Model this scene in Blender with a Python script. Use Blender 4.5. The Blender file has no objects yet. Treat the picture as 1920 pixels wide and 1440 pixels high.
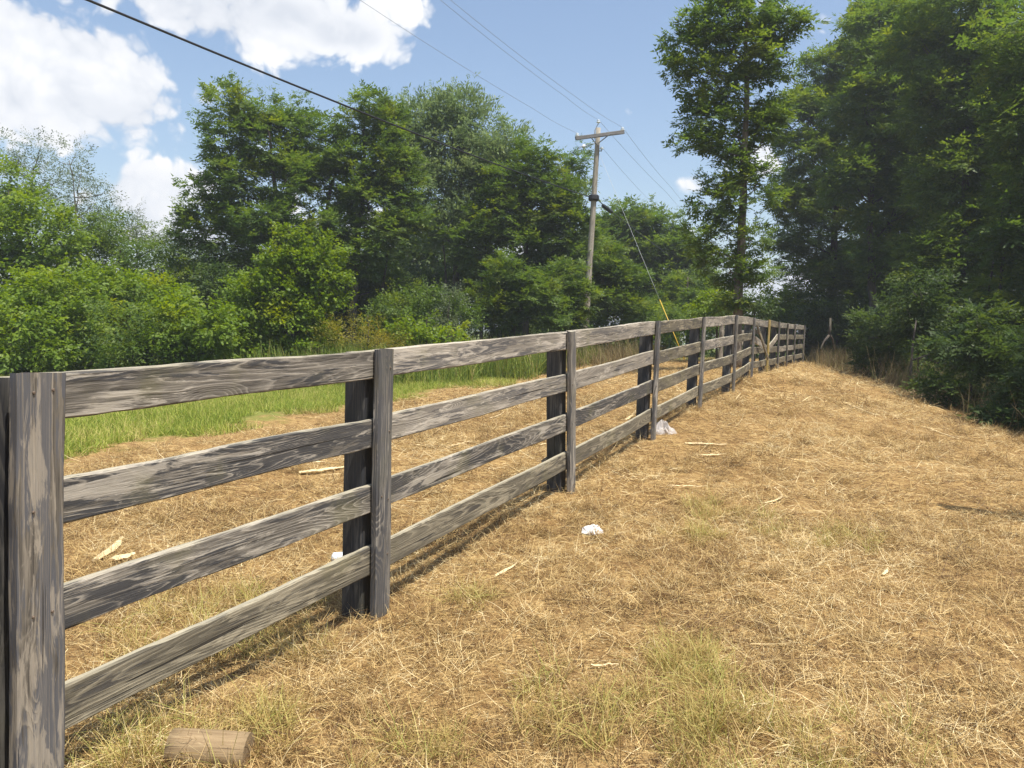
import bpy, math, random
import numpy as np
from mathutils import Vector, Matrix, Euler

random.seed(7)
rng = np.random.default_rng(7)
scene = bpy.context.scene
C = scene.collection

# ------------------------------------------------------------------ camera, sky, sun, exposure
PITCH, ROLL, EYE = math.radians(4.0), math.radians(1.3), 1.5
F = 1440.0                                     # focal length in pixels of the 1920 px wide photograph
cam_d = bpy.data.cameras.new("camera")
cam = bpy.data.objects.new("camera", cam_d)
C.objects.link(cam)
cam_d.sensor_width = 36.0
cam_d.lens = 36.0 * F / 1920.0
cam_d.clip_start, cam_d.clip_end = 0.05, 2000.0
CAM_R = Matrix.Rotation(math.pi / 2 - PITCH, 3, 'X') @ Matrix.Rotation(ROLL, 3, 'Z')
cam.matrix_world = Matrix.Translation((0, 0, EYE)) @ CAM_R.to_4x4()
scene.camera = cam

SUN_AZ = Vector((0.74, -0.67)).normalized()
SUN_EL = math.radians(68)
to_sun = Vector((SUN_AZ.x * math.cos(SUN_EL), SUN_AZ.y * math.cos(SUN_EL), math.sin(SUN_EL)))
sun_d = bpy.data.lights.new("sun", 'SUN')
sun_d.energy = 5.0
sun_d.angle = math.radians(0.53)
sun_d.color = (1.0, 0.94, 0.84)
sun = bpy.data.objects.new("sun", sun_d)
C.objects.link(sun)
sun.rotation_euler = to_sun.to_track_quat('Z', 'Y').to_euler()
sun.location = (20, -10, 40)

scene.view_settings.view_transform = 'Standard'
scene.view_settings.look = 'None'
scene.view_settings.exposure = 0.5
scene.view_settings.gamma = 1.0
scene.view_settings.use_curve_mapping = False
scene.render.engine = 'CYCLES'
scene.cycles.max_bounces = 6
scene.cycles.diffuse_bounces = 3
scene.cycles.glossy_bounces = 2
scene.cycles.transmission_bounces = 4
scene.cycles.transparent_max_bounces = 8
scene.cycles.use_denoising = True
scene.cycles.caustics_reflective = False
scene.cycles.caustics_refractive = False


def ray(px, py):
    d = CAM_R @ Vector(((px - 960) / F, (720 - py) / F, -1.0))
    return d


def P(px, py, Y):
    """point at forward distance Y that the photograph shows at (px, py)"""
    d = ray(px, py)
    return Vector((0, 0, EYE)) + d * (Y / d.y)


# ------------------------------------------------------------------ node helpers
def sock(coll, key):
    return coll[key]


class NT:
    def __init__(s, nt):
        s.nt = nt

    def n(s, typ, props=None, **ins):
        nd = s.nt.nodes.new(typ)
        for k, v in (props or {}).items():
            setattr(nd, k, v)
        for k, v in ins.items():
            key = int(k[1:]) if k[0] == 'i' and k[1:].isdigit() else k.replace('_', ' ')
            s.put(nd.inputs[key], v)
        return nd

    def put(s, inp, v):
        if isinstance(v, bpy.types.NodeSocket):
            s.nt.links.new(v, inp)
        elif isinstance(v, bpy.types.Node):
            s.nt.links.new(v.outputs[0], inp)
        else:
            try:
                inp.default_value = v
            except Exception:
                inp.default_value = tuple(v) + (1.0,)

    def math(s, op, a, b=0.0, clamp=False):
        return s.n('ShaderNodeMath', {'operation': op, 'use_clamp': clamp}, i0=a, i1=b).outputs[0]

    def vmath(s, op, a, b=(0, 0, 0)):
        return s.n('ShaderNodeVectorMath', {'operation': op}, i0=a, i1=b).outputs[0]

    def noise(s, vec, scale, detail=4.0, rough=0.55, dist=0.0):
        return s.n('ShaderNodeTexNoise', None, Vector=vec, Scale=scale, Detail=detail, Roughness=rough, Distortion=dist).outputs['Fac']

    def mix(s, fac, a, b):
        nd = s.nt.nodes.new('ShaderNodeMix')
        nd.data_type = 'RGBA'
        s.put(nd.inputs[0], fac)
        s.put(nd.inputs[6], a if not isinstance(a, tuple) else tuple(a[:3]) + (1,))
        s.put(nd.inputs[7], b if not isinstance(b, tuple) else tuple(b[:3]) + (1,))
        return nd.outputs[2]

    def ramp(s, fac, stops, interp='LINEAR'):
        nd = s.nt.nodes.new('ShaderNodeValToRGB')
        nd.color_ramp.interpolation = interp
        el = nd.color_ramp.elements
        while len(el) < len(stops):
            el.new(0.5)
        for e, (p, c) in zip(el, stops):
            e.position = p
            e.color = (c, c, c, 1) if not isinstance(c, tuple) else tuple(c) + (1,)
        s.put(nd.inputs[0], fac)
        return nd.outputs[0]

    def step(s, v, a, b):
        return s.n('ShaderNodeMapRange', {'interpolation_type': 'SMOOTHSTEP'}, Value=v, i1=a, i2=b, i3=0.0, i4=1.0).outputs[0]


# ------------------------------------------------------------------ world: Nishita sky with cumulus
world = bpy.data.worlds.new("World")
scene.world = world
world.use_nodes = True
wt = world.node_tree
wt.nodes.clear()
W = NT(wt)
sky = wt.nodes.new('ShaderNodeTexSky')
sky.sky_type = 'NISHITA'
sky.sun_disc = False
sky.sun_elevation = SUN_EL
sky.sun_rotation = math.atan2(SUN_AZ.x, SUN_AZ.y)
sky.altitude = 200
sky.air_density = 1.15
sky.dust_density = 2.2
sky.ozone_density = 1.2
tc = wt.nodes.new('ShaderNodeTexCoord')
dirv = tc.outputs['Generated']
# cumulus banks: centre direction, angular half width, angular half height, weight
def dpx(px, py):
    return ray(px, py).normalized()
banks = []
for (px, py, w, h, k) in [(55, 130, 0.23, 0.105, 1.15), (205, 190, 0.11, 0.065, 1.1), (450, 20, 0.25, 0.065, 1.15), (640, 60, 0.11, 0.042, 1.1),
                          (295, 370, 0.095, 0.056, 1.1), (340, 435, .14, .03, 1.0), (1300, 345, 0.05, 0.02, .58), (1420, 300, 0.05, 0.045, .8), (1440, 545, 0.15, 0.04, .9), (850, 450, .28, .08, .85)]:
    banks.append((dpx(px, py), w, h, k))
for az, el, w, h in [(75, 24, .3, .13), (140, 20, .35, .13), (205, 30, .3, .16), (270, 18, .3, .12), (310, 40, .3, .16)]:
    a, e = math.radians(az), math.radians(el)
    banks.append((Vector((math.sin(a) * math.cos(e), math.cos(a) * math.cos(e), math.sin(e))), w, h, .95))


acc = None
for (c, w, h, k) in banks:
    d = W.vmath('MULTIPLY', W.vmath('SUBTRACT', dirv, tuple(c)), (1 / w, 1 / w, 1 / h))
    ln = wt.nodes.new('ShaderNodeVectorMath')
    ln.operation = 'LENGTH'
    wt.links.new(d, ln.inputs[0])
    v = W.math('MULTIPLY', W.math('SUBTRACT', 1.25, ln.outputs['Value'], True), k)
    acc = v if acc is None else W.n('ShaderNodeMath', {'operation': 'SMOOTH_MAX'}, i0=acc, i1=v, i2=0.15).outputs[0]


def billows(vec):
    """cauliflower cumulus: fractal cellular billows"""
    wv = W.n('ShaderNodeTexNoise', None, Vector=vec, Scale=14.0, Detail=3.0).outputs['Color']
    v2 = W.vmath('ADD', vec, W.vmath('MULTIPLY', W.vmath('SUBTRACT', wv, (.5, .5, .5)), (.06, .06, .06)))
    vo = W.n('ShaderNodeTexVoronoi', {'feature': 'F1'}, Vector=v2, Scale=13.0, Detail=2.5, Roughness=0.55, Lacunarity=2.4).outputs['Distance']
    nb = W.noise(vec, 6.0, 6.0, 0.6, 0.1)
    return W.math('ADD', W.math('MULTIPLY', W.math('SUBTRACT', 0.62, vo), 0.85), W.math('MULTIPLY', W.math('SUBTRACT', nb, 0.5), 1.0))


b0_ = billows(dirv)
dens = W.math('ADD', acc, b0_)
cov = W.step(dens, 0.20, 0.50)
lit = W.math('ADD', 0.66, W.math('MULTIPLY', b0_, 0.7), True)
low = W.noise(W.vmath('MULTIPLY', dirv, (1, 1, 2.2)), 5.0, 3.0, 0.5)
lit = W.math('SUBTRACT', lit, W.math('MULTIPLY', W.math('MULTIPLY', W.step(dens, 0.6, 1.2), W.step(low, .40, .60)), 0.46), True)
ccol = W.ramp(lit, [(0.0, (0.52, 0.57, 0.66)), (0.45, (0.80, 0.82, 0.86)), (0.75, (0.97, 0.96, 0.95)), (1.0, (1.12, 1.1, 1.06))])
bg_sky = W.n('ShaderNodeBackground', None, Color=sky.outputs[0], Strength=0.13)
bg_cl = W.n('ShaderNodeBackground', None, Color=ccol, Strength=0.84)
mixs = wt.nodes.new('ShaderNodeMixShader')
wt.links.new(cov, mixs.inputs[0])
wt.links.new(bg_sky.outputs[0], mixs.inputs[1])
wt.links.new(bg_cl.outputs[0], mixs.inputs[2])
wo = wt.nodes.new('ShaderNodeOutputWorld')
wt.links.new(mixs.outputs[0], wo.inputs['Surface'])
world.cycles.sampling_method = 'NONE'


# ------------------------------------------------------------------ materials
def new_mat(name):
    m = bpy.data.materials.new(name)
    m.use_nodes = True
    nt = m.node_tree
    nt.nodes.clear()
    out = nt.nodes.new('ShaderNodeOutputMaterial')
    return m, NT(nt), out


def simple_mat(name, col, rough=0.7, var=0.25, scale=12.0, metallic=0.0, bump=0.0):
    m, T, out = new_mat(name)
    tcn = T.n('ShaderNodeTexCoord').outputs['Object']
    f = T.noise(tcn, scale, 5.0, 0.6)
    c = T.mix(f, tuple(x * (1 - var) for x in col), tuple(min(1, x * (1 + var)) for x in col))
    b = T.n('ShaderNodeBsdfPrincipled', None, Base_Color=c, Roughness=rough, Metallic=metallic)
    if bump:
        bn = T.n('ShaderNodeBump', None, Strength=bump, Distance=0.01, Height=f)
        T.put(b.inputs['Normal'], bn.outputs[0])
    T.put(out.inputs['Surface'], b.outputs[0])
    return m


def wood_mat(name, light, dark, paint, paint_amt, moss=0.25, line=0.35, ring=26.0, topk=0.6, gs=(0.42, 6.0)):
    """weathered board; grain contours run along the board's own length (local x)"""
    m, T, out = new_mat(name)
    tcn = T.n('ShaderNodeTexCoord').outputs['Object']
    oi = T.n('ShaderNodeObjectInfo').outputs['Random']
    off = T.n('ShaderNodeCombineXYZ', None, X=T.math('MULTIPLY', oi, 57.0), Y=T.math('MULTIPLY', oi, 23.0), Z=T.math('MULTIPLY', oi, 91.0)).outputs[0]
    p = T.vmath('ADD', tcn, off)
    # growth-ring contours: level lines of a stretched smooth field that swells round the knots
    g = T.noise(T.vmath('MULTIPLY', p, (gs[0], gs[1], gs[1])), 1.0, 1.0, 0.4, 0.15)
    kn = T.n('ShaderNodeTexVoronoi', {'voronoi_dimensions': '2D'}, Scale=1.0,
             Vector=T.n('ShaderNodeCombineXYZ', None, X=T.math('MULTIPLY', T.n('ShaderNodeSeparateXYZ', None, Vector=p).outputs['X'], 0.75),
                        Y=T.math('MULTIPLY', T.n('ShaderNodeSeparateXYZ', None, Vector=p).outputs['Z'], 2.6)).outputs[0]).outputs['Distance']
    knot = T.step(kn, 0.16, 0.015)
    warp = T.noise(T.vmath('MULTIPLY', p, (6.0, 34.0, 34.0)), 1.0, 4.0, 0.62)
    lv = T.math('ADD', T.math('ADD', T.math('MULTIPLY', g, ring), T.math('MULTIPLY', warp, 1.1)), T.math('MULTIPLY', knot, 4.2))
    fr = T.math('FRACT', lv)
    lines = T.ramp(fr, [(0.0, 0.35), (0.08, 1.0), (0.08 + line, 0.55), (0.3 + line, 0.12), (0.93, 0.0), (1.0, 0.35)])
    fib = T.noise(T.vmath('MULTIPLY', p, (5.0, 210.0, 210.0)), 1.0, 4.0, 0.68)
    fib2 = T.noise(T.vmath('MULTIPLY', p, (1.4, 48.0, 48.0)), 1.0, 5.0, 0.62)
    big = T.noise(T.vmath('MULTIPLY', p, (1.1, 6.0, 6.0)), 1.0, 5.0, 0.62, 0.3)
    amp = T.ramp(big, [(0.40, 0.08), (0.60, 1.0)])
    grain = T.math('ADD', T.math('MULTIPLY', T.math('MULTIPLY', lines, amp), 0.55), T.math('MULTIPLY', T.math('SUBTRACT', fib, 0.3), 0.85))
    grain = T.math('ADD', grain, T.math('MULTIPLY', T.math('SUBTRACT', fib2, 0.45), 0.9), True)
    wood = T.mix(grain, dark, light)
    # bleached zones and dark weather stains
    bl = T.noise(T.vmath('MULTIPLY', p, (1.8, 9.0, 9.0)), 1.0, 6.0, 0.65, 0.5)
    wood = T.mix(T.math('MULTIPLY', T.step(bl, 0.54, 0.72), 0.55), wood, tuple(min(1, x * 1.12) for x in light))
    # surviving dark paint in streaks along the grain
    pn = T.noise(T.vmath('MULTIPLY', p, (1.5, 13.0, 13.0)), 1.0, 7.0, 0.66, 0.35)
    pv = T.math('ADD', T.math('ADD', pn, T.math('MULTIPLY', T.math('SUBTRACT', fib2, 0.5), 0.35)), T.math('MULTIPLY', T.math('SUBTRACT', T.math('FRACT', T.math('MULTIPLY', oi, 7.31)), 0.5), 0.12))
    pm = T.step(pv, 0.58 - paint_amt, 0.64 - paint_amt)
    worn = T.math('SUBTRACT', 1.0, T.math('MULTIPLY', T.step(T.math('ADD', T.math('MULTIPLY', fib, .6), T.math('MULTIPLY', lines, .4)), 0.45, 0.68), 0.75))
    pm = T.math('MULTIPLY', pm, worn)
    col = T.mix(T.math('MULTIPLY', pm, 0.9), wood, paint)
    # flaked patches of bare pale wood with hard edges
    fl = T.noise(T.vmath('MULTIPLY', p, (3.2, 24.0, 24.0)), 1.0, 7.0, 0.68, 0.6)
    fz = T.noise(T.vmath('MULTIPLY', p, (0.8, 4.0, 4.0)), 1.0, 2.0, 0.5)
    fk = T.step(T.math('ADD', fl, T.math('MULTIPLY', T.math('SUBTRACT', fz, 0.5), 0.5)), 0.565, 0.64)
    col = T.mix(T.math('MULTIPLY', fk, 0.7), col, T.mix(fib, tuple(0.6 * x for x in light), tuple(min(1, 1.35 * x) for x in light)))
    # drying cracks
    ck = T.noise(T.vmath('MULTIPLY', p, (0.9, 60.0, 60.0)), 1.0, 2.0, 0.5)
    crack = T.math('MULTIPLY', T.step(ck, 0.665, 0.70), 0.9)
    col = T.mix(crack, col, (0.018, 0.016, 0.014))
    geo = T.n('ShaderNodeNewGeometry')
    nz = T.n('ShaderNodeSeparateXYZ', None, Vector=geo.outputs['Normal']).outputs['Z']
    mn = T.noise(p, 3.0, 5.0, 0.65)
    col = T.mix(T.math('MULTIPLY', T.step(mn, 0.5, 0.72), moss), col, (0.19, 0.18, 0.065))
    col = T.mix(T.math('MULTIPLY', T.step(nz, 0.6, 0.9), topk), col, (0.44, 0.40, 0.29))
    h = T.math('SUBTRACT', T.math('ADD', grain, T.math('MULTIPLY', pm, 0.3)), T.math('MULTIPLY', crack, 2.0))
    bn = T.n('ShaderNodeBump', None, Strength=0.6, Distance=0.004, Height=h)
    b = T.n('ShaderNodeBsdfPrincipled', None, Base_Color=col, Roughness=T.math('SUBTRACT', 0.88, T.math('MULTIPLY', pm, 0.25)), Normal=bn.outputs[0])
    b.inputs['Specular IOR Level'].default_value = 0.3
    T.put(out.inputs['Surface'], b.outputs[0])
    return m


def leaf_mat(name, c_dark, c_mid, c_light, trans=0.4, yellow=0.15):
    m, T, out = new_mat(name)
    oi = T.n('ShaderNodeAttribute', {'attribute_name': 'tone'}).outputs['Fac']
    geo = T.n('ShaderNodeNewGeometry')
    pos = geo.outputs['Position']
    patch = T.noise(pos, 0.55, 3.0, 0.6)
    v = T.math('ADD', T.math('MULTIPLY', oi, 0.55), T.math('MULTIPLY', T.math('SUBTRACT', patch, 0.25), 0.9), True)
    col = T.ramp(v, [(0.0, c_dark), (0.5, c_mid), (1.0, c_light)])
    yl = T.math('MULTIPLY', T.step(T.noise(pos, 0.9, 2.0, 0.5), 0.55, 0.75), yellow)
    col = T.mix(yl, col, (c_light[0] * 1.7, c_light[1] * 1.35, c_light[2] * 0.7))
    d = T.n('ShaderNodeBsdfPrincipled', None, Base_Color=col, Roughness=0.5)
    d.inputs['Specular IOR Level'].default_value = 0.35
    hs = T.n('ShaderNodeHueSaturation', None, Hue=0.485, Saturation=1.15, Value=1.25, Color=col)
    t = T.n('ShaderNodeBsdfTranslucent', None, Color=hs.outputs[0])
    mx = T.n('ShaderNodeMixShader', None, i0=trans, i1=d.outputs[0], i2=t.outputs[0])
    T.put(out.inputs['Surface'], mx.outputs[0])
    return m


def straw_mat(name, stops, trans=0.2, patchy=1.5):
    m, T, out = new_mat(name)
    at = T.n('ShaderNodeAttribute', {'attribute_name': 'tone'}).outputs['Fac']
    oi = T.n('ShaderNodeObjectInfo').outputs['Random']
    pos = T.n('ShaderNodeNewGeometry').outputs['Position']
    pn = T.math('ADD', T.math('MULTIPLY', T.noise(pos, 0.8, 3.0, 0.6), 0.55), T.math('MULTIPLY', T.noise(pos, 5.5, 3.0, 0.6), 0.45))
    v = T.math('ADD', T.math('ADD', at, T.math('MULTIPLY', T.math('SUBTRACT', oi, 0.5), 0.25)), T.math('MULTIPLY', T.math('SUBTRACT', pn, 0.5), patchy), True)
    col = T.ramp(v, stops)
    d = T.n('ShaderNodeBsdfPrincipled', None, Base_Color=col, Roughness=0.6)
    d.inputs['Specular IOR Level'].default_value = 0.3
    t = T.n('ShaderNodeBsdfTranslucent', None, Color=col)
    mx = T.n('ShaderNodeMixShader', None, i0=trans, i1=d.outputs[0], i2=t.outputs[0])
    T.put(out.inputs['Surface'], mx.outputs[0])
    return m


def bark_mat(name, a, b):
    m, T, out = new_mat(name)
    tcn = T.n('ShaderNodeTexCoord').outputs['Object']
    f = T.noise(T.vmath('MULTIPLY', tcn, (9, 9, 2.2)), 1.0, 5.0, 0.65, 0.3)
    f2 = T.noise(tcn, 1.2, 3.0, 0.6)
    c = T.mix(T.ramp(f, [(0.35, 0.0), (0.65, 1.0)]), a, b)
    c = T.mix(T.math('MULTIPLY', T.step(f2, 0.5, 0.7), 0.5), c, (0.13, 0.14, 0.08))
    bn = T.n('ShaderNodeBump', None, Strength=0.8, Distance=0.03, Height=f)
    bs = T.n('ShaderNodeBsdfPrincipled', None, Base_Color=c, Roughness=0.9, Normal=bn.outputs[0])
    T.put(out.inputs['Surface'], bs.outputs[0])
    return m


M = {}
M['rail'] = wood_mat('weathered_rail', (0.46, 0.415, 0.345), (0.042, 0.037, 0.032), (0.044, 0.045, 0.049), 0.11, line=0.16, ring=46)
M['rail_pale'] = wood_mat('weathered_rail_pale', (0.54, 0.485, 0.405), (0.13, 0.115, 0.095), (0.085, 0.083, 0.085), 0.05, line=0.3, ring=36)
M['rail_brown'] = wood_mat('weathered_rail_brown', (0.36, 0.315, 0.225), (0.06, 0.053, 0.04), (0.065, 0.06, 0.055), 0.06, line=0.25, ring=38)
M['batten'] = wood_mat('weathered_batten', (0.44, 0.40, 0.335), (0.055, 0.05, 0.045), (0.07, 0.071, 0.077), 0.14, moss=0.12, line=.3, gs=(.16, 7.5), ring=40)
M['post'] = wood_mat('painted_post', (0.12, 0.112, 0.10), (0.03, 0.03, 0.03), (0.026, 0.027, 0.031), 0.16, moss=0.1)
M['post_yellow'] = wood_mat('new_yellow_post', (0.50, 0.39, 0.14), (0.28, 0.20, 0.07), (0.2, 0.17, 0.1), -0.2, moss=0.0)
M['pole'] = wood_mat('pole_wood', (0.46, 0.42, 0.345), (0.23, 0.205, 0.165), (0.2, 0.18, 0.15), -0.1, moss=0.05)
M['arm'] = wood_mat('crossarm_wood', (0.28, 0.27, 0.26), (0.13, 0.125, 0.12), (0.1, 0.1, 0.1), -0.1, moss=0.0)
M['log'] = wood_mat('log_wood', (0.46, 0.345, 0.20), (0.19, 0.13, 0.07), (0.2, 0.14, 0.08), -0.2, moss=0.05, topk=0.0)
M['batten_front'] = wood_mat('painted_front_batten', (0.36, 0.315, 0.25), (0.05, 0.044, 0.037), (0.10, 0.102, 0.112), 0.22, moss=0.1, line=.25, ring=46, gs=(.14, 7.5))
M['splinter'] = simple_mat('fresh_split_wood', (0.72, 0.58, 0.33), 0.7, 0.2, 30)
M['bark_grey'] = bark_mat('grey_bark', (0.07, 0.058, 0.045), (0.24, 0.20, 0.155))
M['bark_dark'] = bark_mat('dark_bark', (0.035, 0.028, 0.022), (0.11, 0.09, 0.07))
M['cable'] = simple_mat('black_cable', (0.02, 0.02, 0.022), 0.5)
M['wire'] = simple_mat('bare_wire', (0.30, 0.32, 0.35), 0.5, metallic=0.2)
M['guy'] = simple_mat('galvanised_wire', (0.42, 0.44, 0.45), 0.5, metallic=0.3)
M['steel'] = simple_mat('galvanised_steel', (0.3, 0.31, 0.32), 0.5, metallic=0.5)
M['porcelain'] = simple_mat('insulator_porcelain', (0.72, 0.78, 0.82), 0.25, 0.1)
M['yellow'] = simple_mat('yellow_plastic', (0.62, 0.42, 0.05), 0.5)
M['plastic'] = simple_mat('white_plastic', (0.68, 0.68, 0.67), 0.4, 0.1)
M['nail'] = simple_mat('rusty_nail', (0.16, 0.12, 0.09), 0.7, metallic=0.3)
M['barnwall'] = simple_mat('white_barn_wall', (0.74, 0.74, 0.73), 0.7, 0.06)
M['barnroof'] = simple_mat('grey_barn_roof', (0.22, 0.23, 0.25), 0.5, 0.1)

# m, clear plastic sheet
mm, T, out = new_mat('clear_plastic')
tr = T.n('ShaderNodeBsdfTransparent', None, Color=(0.95, 0.95, 0.95, 1))
pr = T.n('ShaderNodeBsdfPrincipled', None, Base_Color=(0.62, 0.58, 0.55, 1), Roughness=0.25)
mx = T.n('ShaderNodeMixShader', None, i0=0.62, i1=tr.outputs[0], i2=pr.outputs[0])
T.put(out.inputs['Surface'], mx.outputs[0])
M['film'] = mm

M['leaf_locust'] = leaf_mat('locust_leaves', (0.062, 0.122, 0.028), (0.115, 0.188, 0.038), (0.195, 0.262, 0.046), 0.52, 0.4)
M['leaf_bright'] = leaf_mat('bright_leaves', (0.095, 0.165, 0.018), (0.16, 0.25, 0.025), (0.25, 0.335, 0.034), 0.5, 0.45)
M['leaf_vine'] = leaf_mat('vine_leaves', (0.09, 0.16, 0.016), (0.155, 0.245, 0.022), (0.24, 0.32, 0.03), 0.5, 0.45)
M['leaf_silver'] = leaf_mat('silver_green_leaves', (0.12, 0.19, 0.08), (0.19, 0.265, 0.11), (0.28, 0.35, 0.155), 0.45, 0.1)
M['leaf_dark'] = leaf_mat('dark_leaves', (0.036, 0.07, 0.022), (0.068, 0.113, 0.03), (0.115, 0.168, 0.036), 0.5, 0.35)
M['leaf_grey'] = leaf_mat('grey_green_leaves', (0.085, 0.125, 0.062), (0.13, 0.17, 0.085), (0.18, 0.215, 0.11), 0.42, 0.08)
M['leaf_gold'] = leaf_mat('goldenrod_leaves', (0.15, 0.18, 0.028), (0.26, 0.25, 0.04), (0.40, 0.34, 0.06), 0.42, 0.3)

M['straw'] = straw_mat('dry_straw', [(0.0, (0.075, 0.038, 0.015)), (0.24, (0.22, 0.128, 0.048)), (0.5, (0.44, 0.30, 0.116)), (0.78, (0.63, 0.465, 0.205)), (1.0, (0.80, 0.68, 0.40))])
M['tuft'] = straw_mat('yellow_green_grass', [(0.0, (0.24, 0.15, 0.045)), (0.35, (0.46, 0.34, 0.11)), (0.65, (0.56, 0.46, 0.17)), (1.0, (0.32, 0.36, 0.075))], 0.3, 0.6)
M['grass'] = straw_mat('green_grass', [(0.0, (0.12, 0.18, 0.02)), (0.4, (0.24, 0.32, 0.034)), (0.7, (0.36, 0.40, 0.06)), (1.0, (0.56, 0.48, 0.17))], 0.35)
M['weed'] = straw_mat('tall_weeds', [(0.0, (0.10, 0.16, 0.025)), (0.5, (0.19, 0.26, 0.036)), (0.85, (0.30, 0.33, 0.06)), (1.0, (0.42, 0.34, 0.14))], 0.4, .5)
M['weed_dry'] = straw_mat('dry_stalks', [(0.0, (0.10, 0.075, 0.035)), (0.5, (0.22, 0.16, 0.07)), (0.85, (0.32, 0.25, 0.12)), (1.0, (0.14, 0.17, 0.04))], 0.25)


# ------------------------------------------------------------------ mesh helpers
class MB:
    def __init__(s):
        s.v, s.f, s.a = [], [], []

    def add(s, vs, fs):
        o = len(s.v)
        s.v.extend(vs)
        s.f.extend([tuple(i + o for i in f) for f in fs])

    def tube(s, pts, rad, n=7, caps=True):
        pts = [Vector(p) for p in pts]
        rings = []
        prev = None
        for i, p in enumerate(pts):
            a = pts[max(0, i - 1)]
            b = pts[min(len(pts) - 1, i + 1)]
            t = (b - a).normalized()
            if prev is None:
                u = t.orthogonal().normalized()
            else:
                u = (prev - t * prev.dot(t)).normalized()
            prev = u
            w = t.cross(u)
            r = rad[i] if hasattr(rad, '__len__') else rad
            rings.append([p + (u * math.cos(2 * math.pi * k / n) + w * math.sin(2 * math.pi * k / n)) * r for k in range(n)])
        vs = [v for r in rings for v in r]
        fs = []
        for i in range(len(rings) - 1):
            for k in range(n):
                k2 = (k + 1) % n
                fs.append((i * n + k, i * n + k2, (i + 1) * n + k2, (i + 1) * n + k))
        if caps:
            fs.append(tuple(range(n - 1, -1, -1)))
            fs.append(tuple((len(rings) - 1) * n + k for k in range(n)))
        s.add(vs, fs)

    def box(s, c, d, R=None):
        c, R = Vector(c), R or Matrix.Identity(3)
        vs = [c + R @ Vector((x * d[0] / 2, y * d[1] / 2, z * d[2] / 2)) for x in (-1, 1) for y in (-1, 1) for z in (-1, 1)]
        s.add(vs, [(0, 1, 3, 2), (4, 6, 7, 5), (0, 4, 5, 1), (2, 3, 7, 6), (0, 2, 6, 4), (1, 5, 7, 3)])

    def mesh(s, name, smooth=False):
        me = bpy.data.meshes.new(name)
        me.from_pydata([tuple(v) for v in s.v], [], s.f)
        me.update()
        if smooth:
            me.polygons.foreach_set('use_smooth', [True] * len(me.polygons))
        return me


def obj(name, me, mat=None, parent=None, link=True):
    o = bpy.data.objects.new(name, me)
    if mat is not None and me is not None:
        if len(me.materials) == 0:
            me.materials.append(mat)
    if link:
        C.objects.link(o)
    if parent is not None:
        o.parent = parent
        o.matrix_parent_inverse = Matrix.Translation(-parent.location)
    return o


def tag(o, label=None, cat=None, group=None, kind=None):
    if label:
        o['label'] = label
    if cat:
        o['category'] = cat
    if group:
        o['group'] = group
    if kind:
        o['kind'] = kind
    return o


def empty(name, loc):
    o = bpy.data.objects.new(name, None)
    o.empty_display_size = 0.2
    o.location = loc
    C.objects.link(o)
    return o


def board_mesh(name, L, H, D, seg=14, jit=0.003, bow=0.0, ragged=0.004, seed=0, cham=0.006):
    """a sawn board: local x = length (0..L), y = thickness, z = height; worn chamfered edges, slight warp"""
    r = random.Random(seed)
    h, d, c = H / 2, D / 2, cham
    prof = [(-d, -h + c), (-d + c, -h), (d - c, -h), (d, -h + c), (d, h - c), (d - c, h), (-d + c, h), (-d, h - c)]
    n = len(prof)
    ph = [r.uniform(0, 6.28) for _ in range(4)]
    mb = MB()
    vs, fs = [], []
    for i in range(seg + 1):
        t = i / seg
        x = L * t
        oz = bow * math.sin(math.pi * t) + jit * math.sin(t * 9 + ph[0])
        oy = 0.6 * bow * math.sin(math.pi * t + ph[1] * .1)
        for k, (y, z) in enumerate(prof):
            e = 0.0
            if i in (0, seg):
                e = r.uniform(-ragged, ragged)
            z2 = z * (1 + 0.02 * math.sin(t * 7 + ph[2])) + r.uniform(-jit, jit) * .6
            vs.append(Vector((x + e, y + oy + r.uniform(-jit, jit) * .25, z2 + oz)))
    for i in range(seg):
        for k in range(n):
            k2 = (k + 1) % n
            fs.append((i * n + k, (i + 1) * n + k, (i + 1) * n + k2, i * n + k2))
    fs.append(tuple(range(n)))
    fs.append(tuple(seg * n + k for k in range(n - 1, -1, -1)))
    mb.add(vs, fs)
    return mb.mesh(name)


def place_frame(o, A, xdir, zhint=Vector((0, 0, 1)), parent=None):
    x = Vector(xdir).normalized()
    y = Vector(zhint).cross(x).normalized()
    z = x.cross(y)
    Mx = Matrix((x, y, z)).transposed().to_4x4()
    Mx.translation = A
    o.matrix_world = Mx
    if parent is not None:
        o.parent = parent
        o.matrix_parent_inverse = Matrix.Translation(-parent.location)
        o.matrix_basis = Mx


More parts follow.
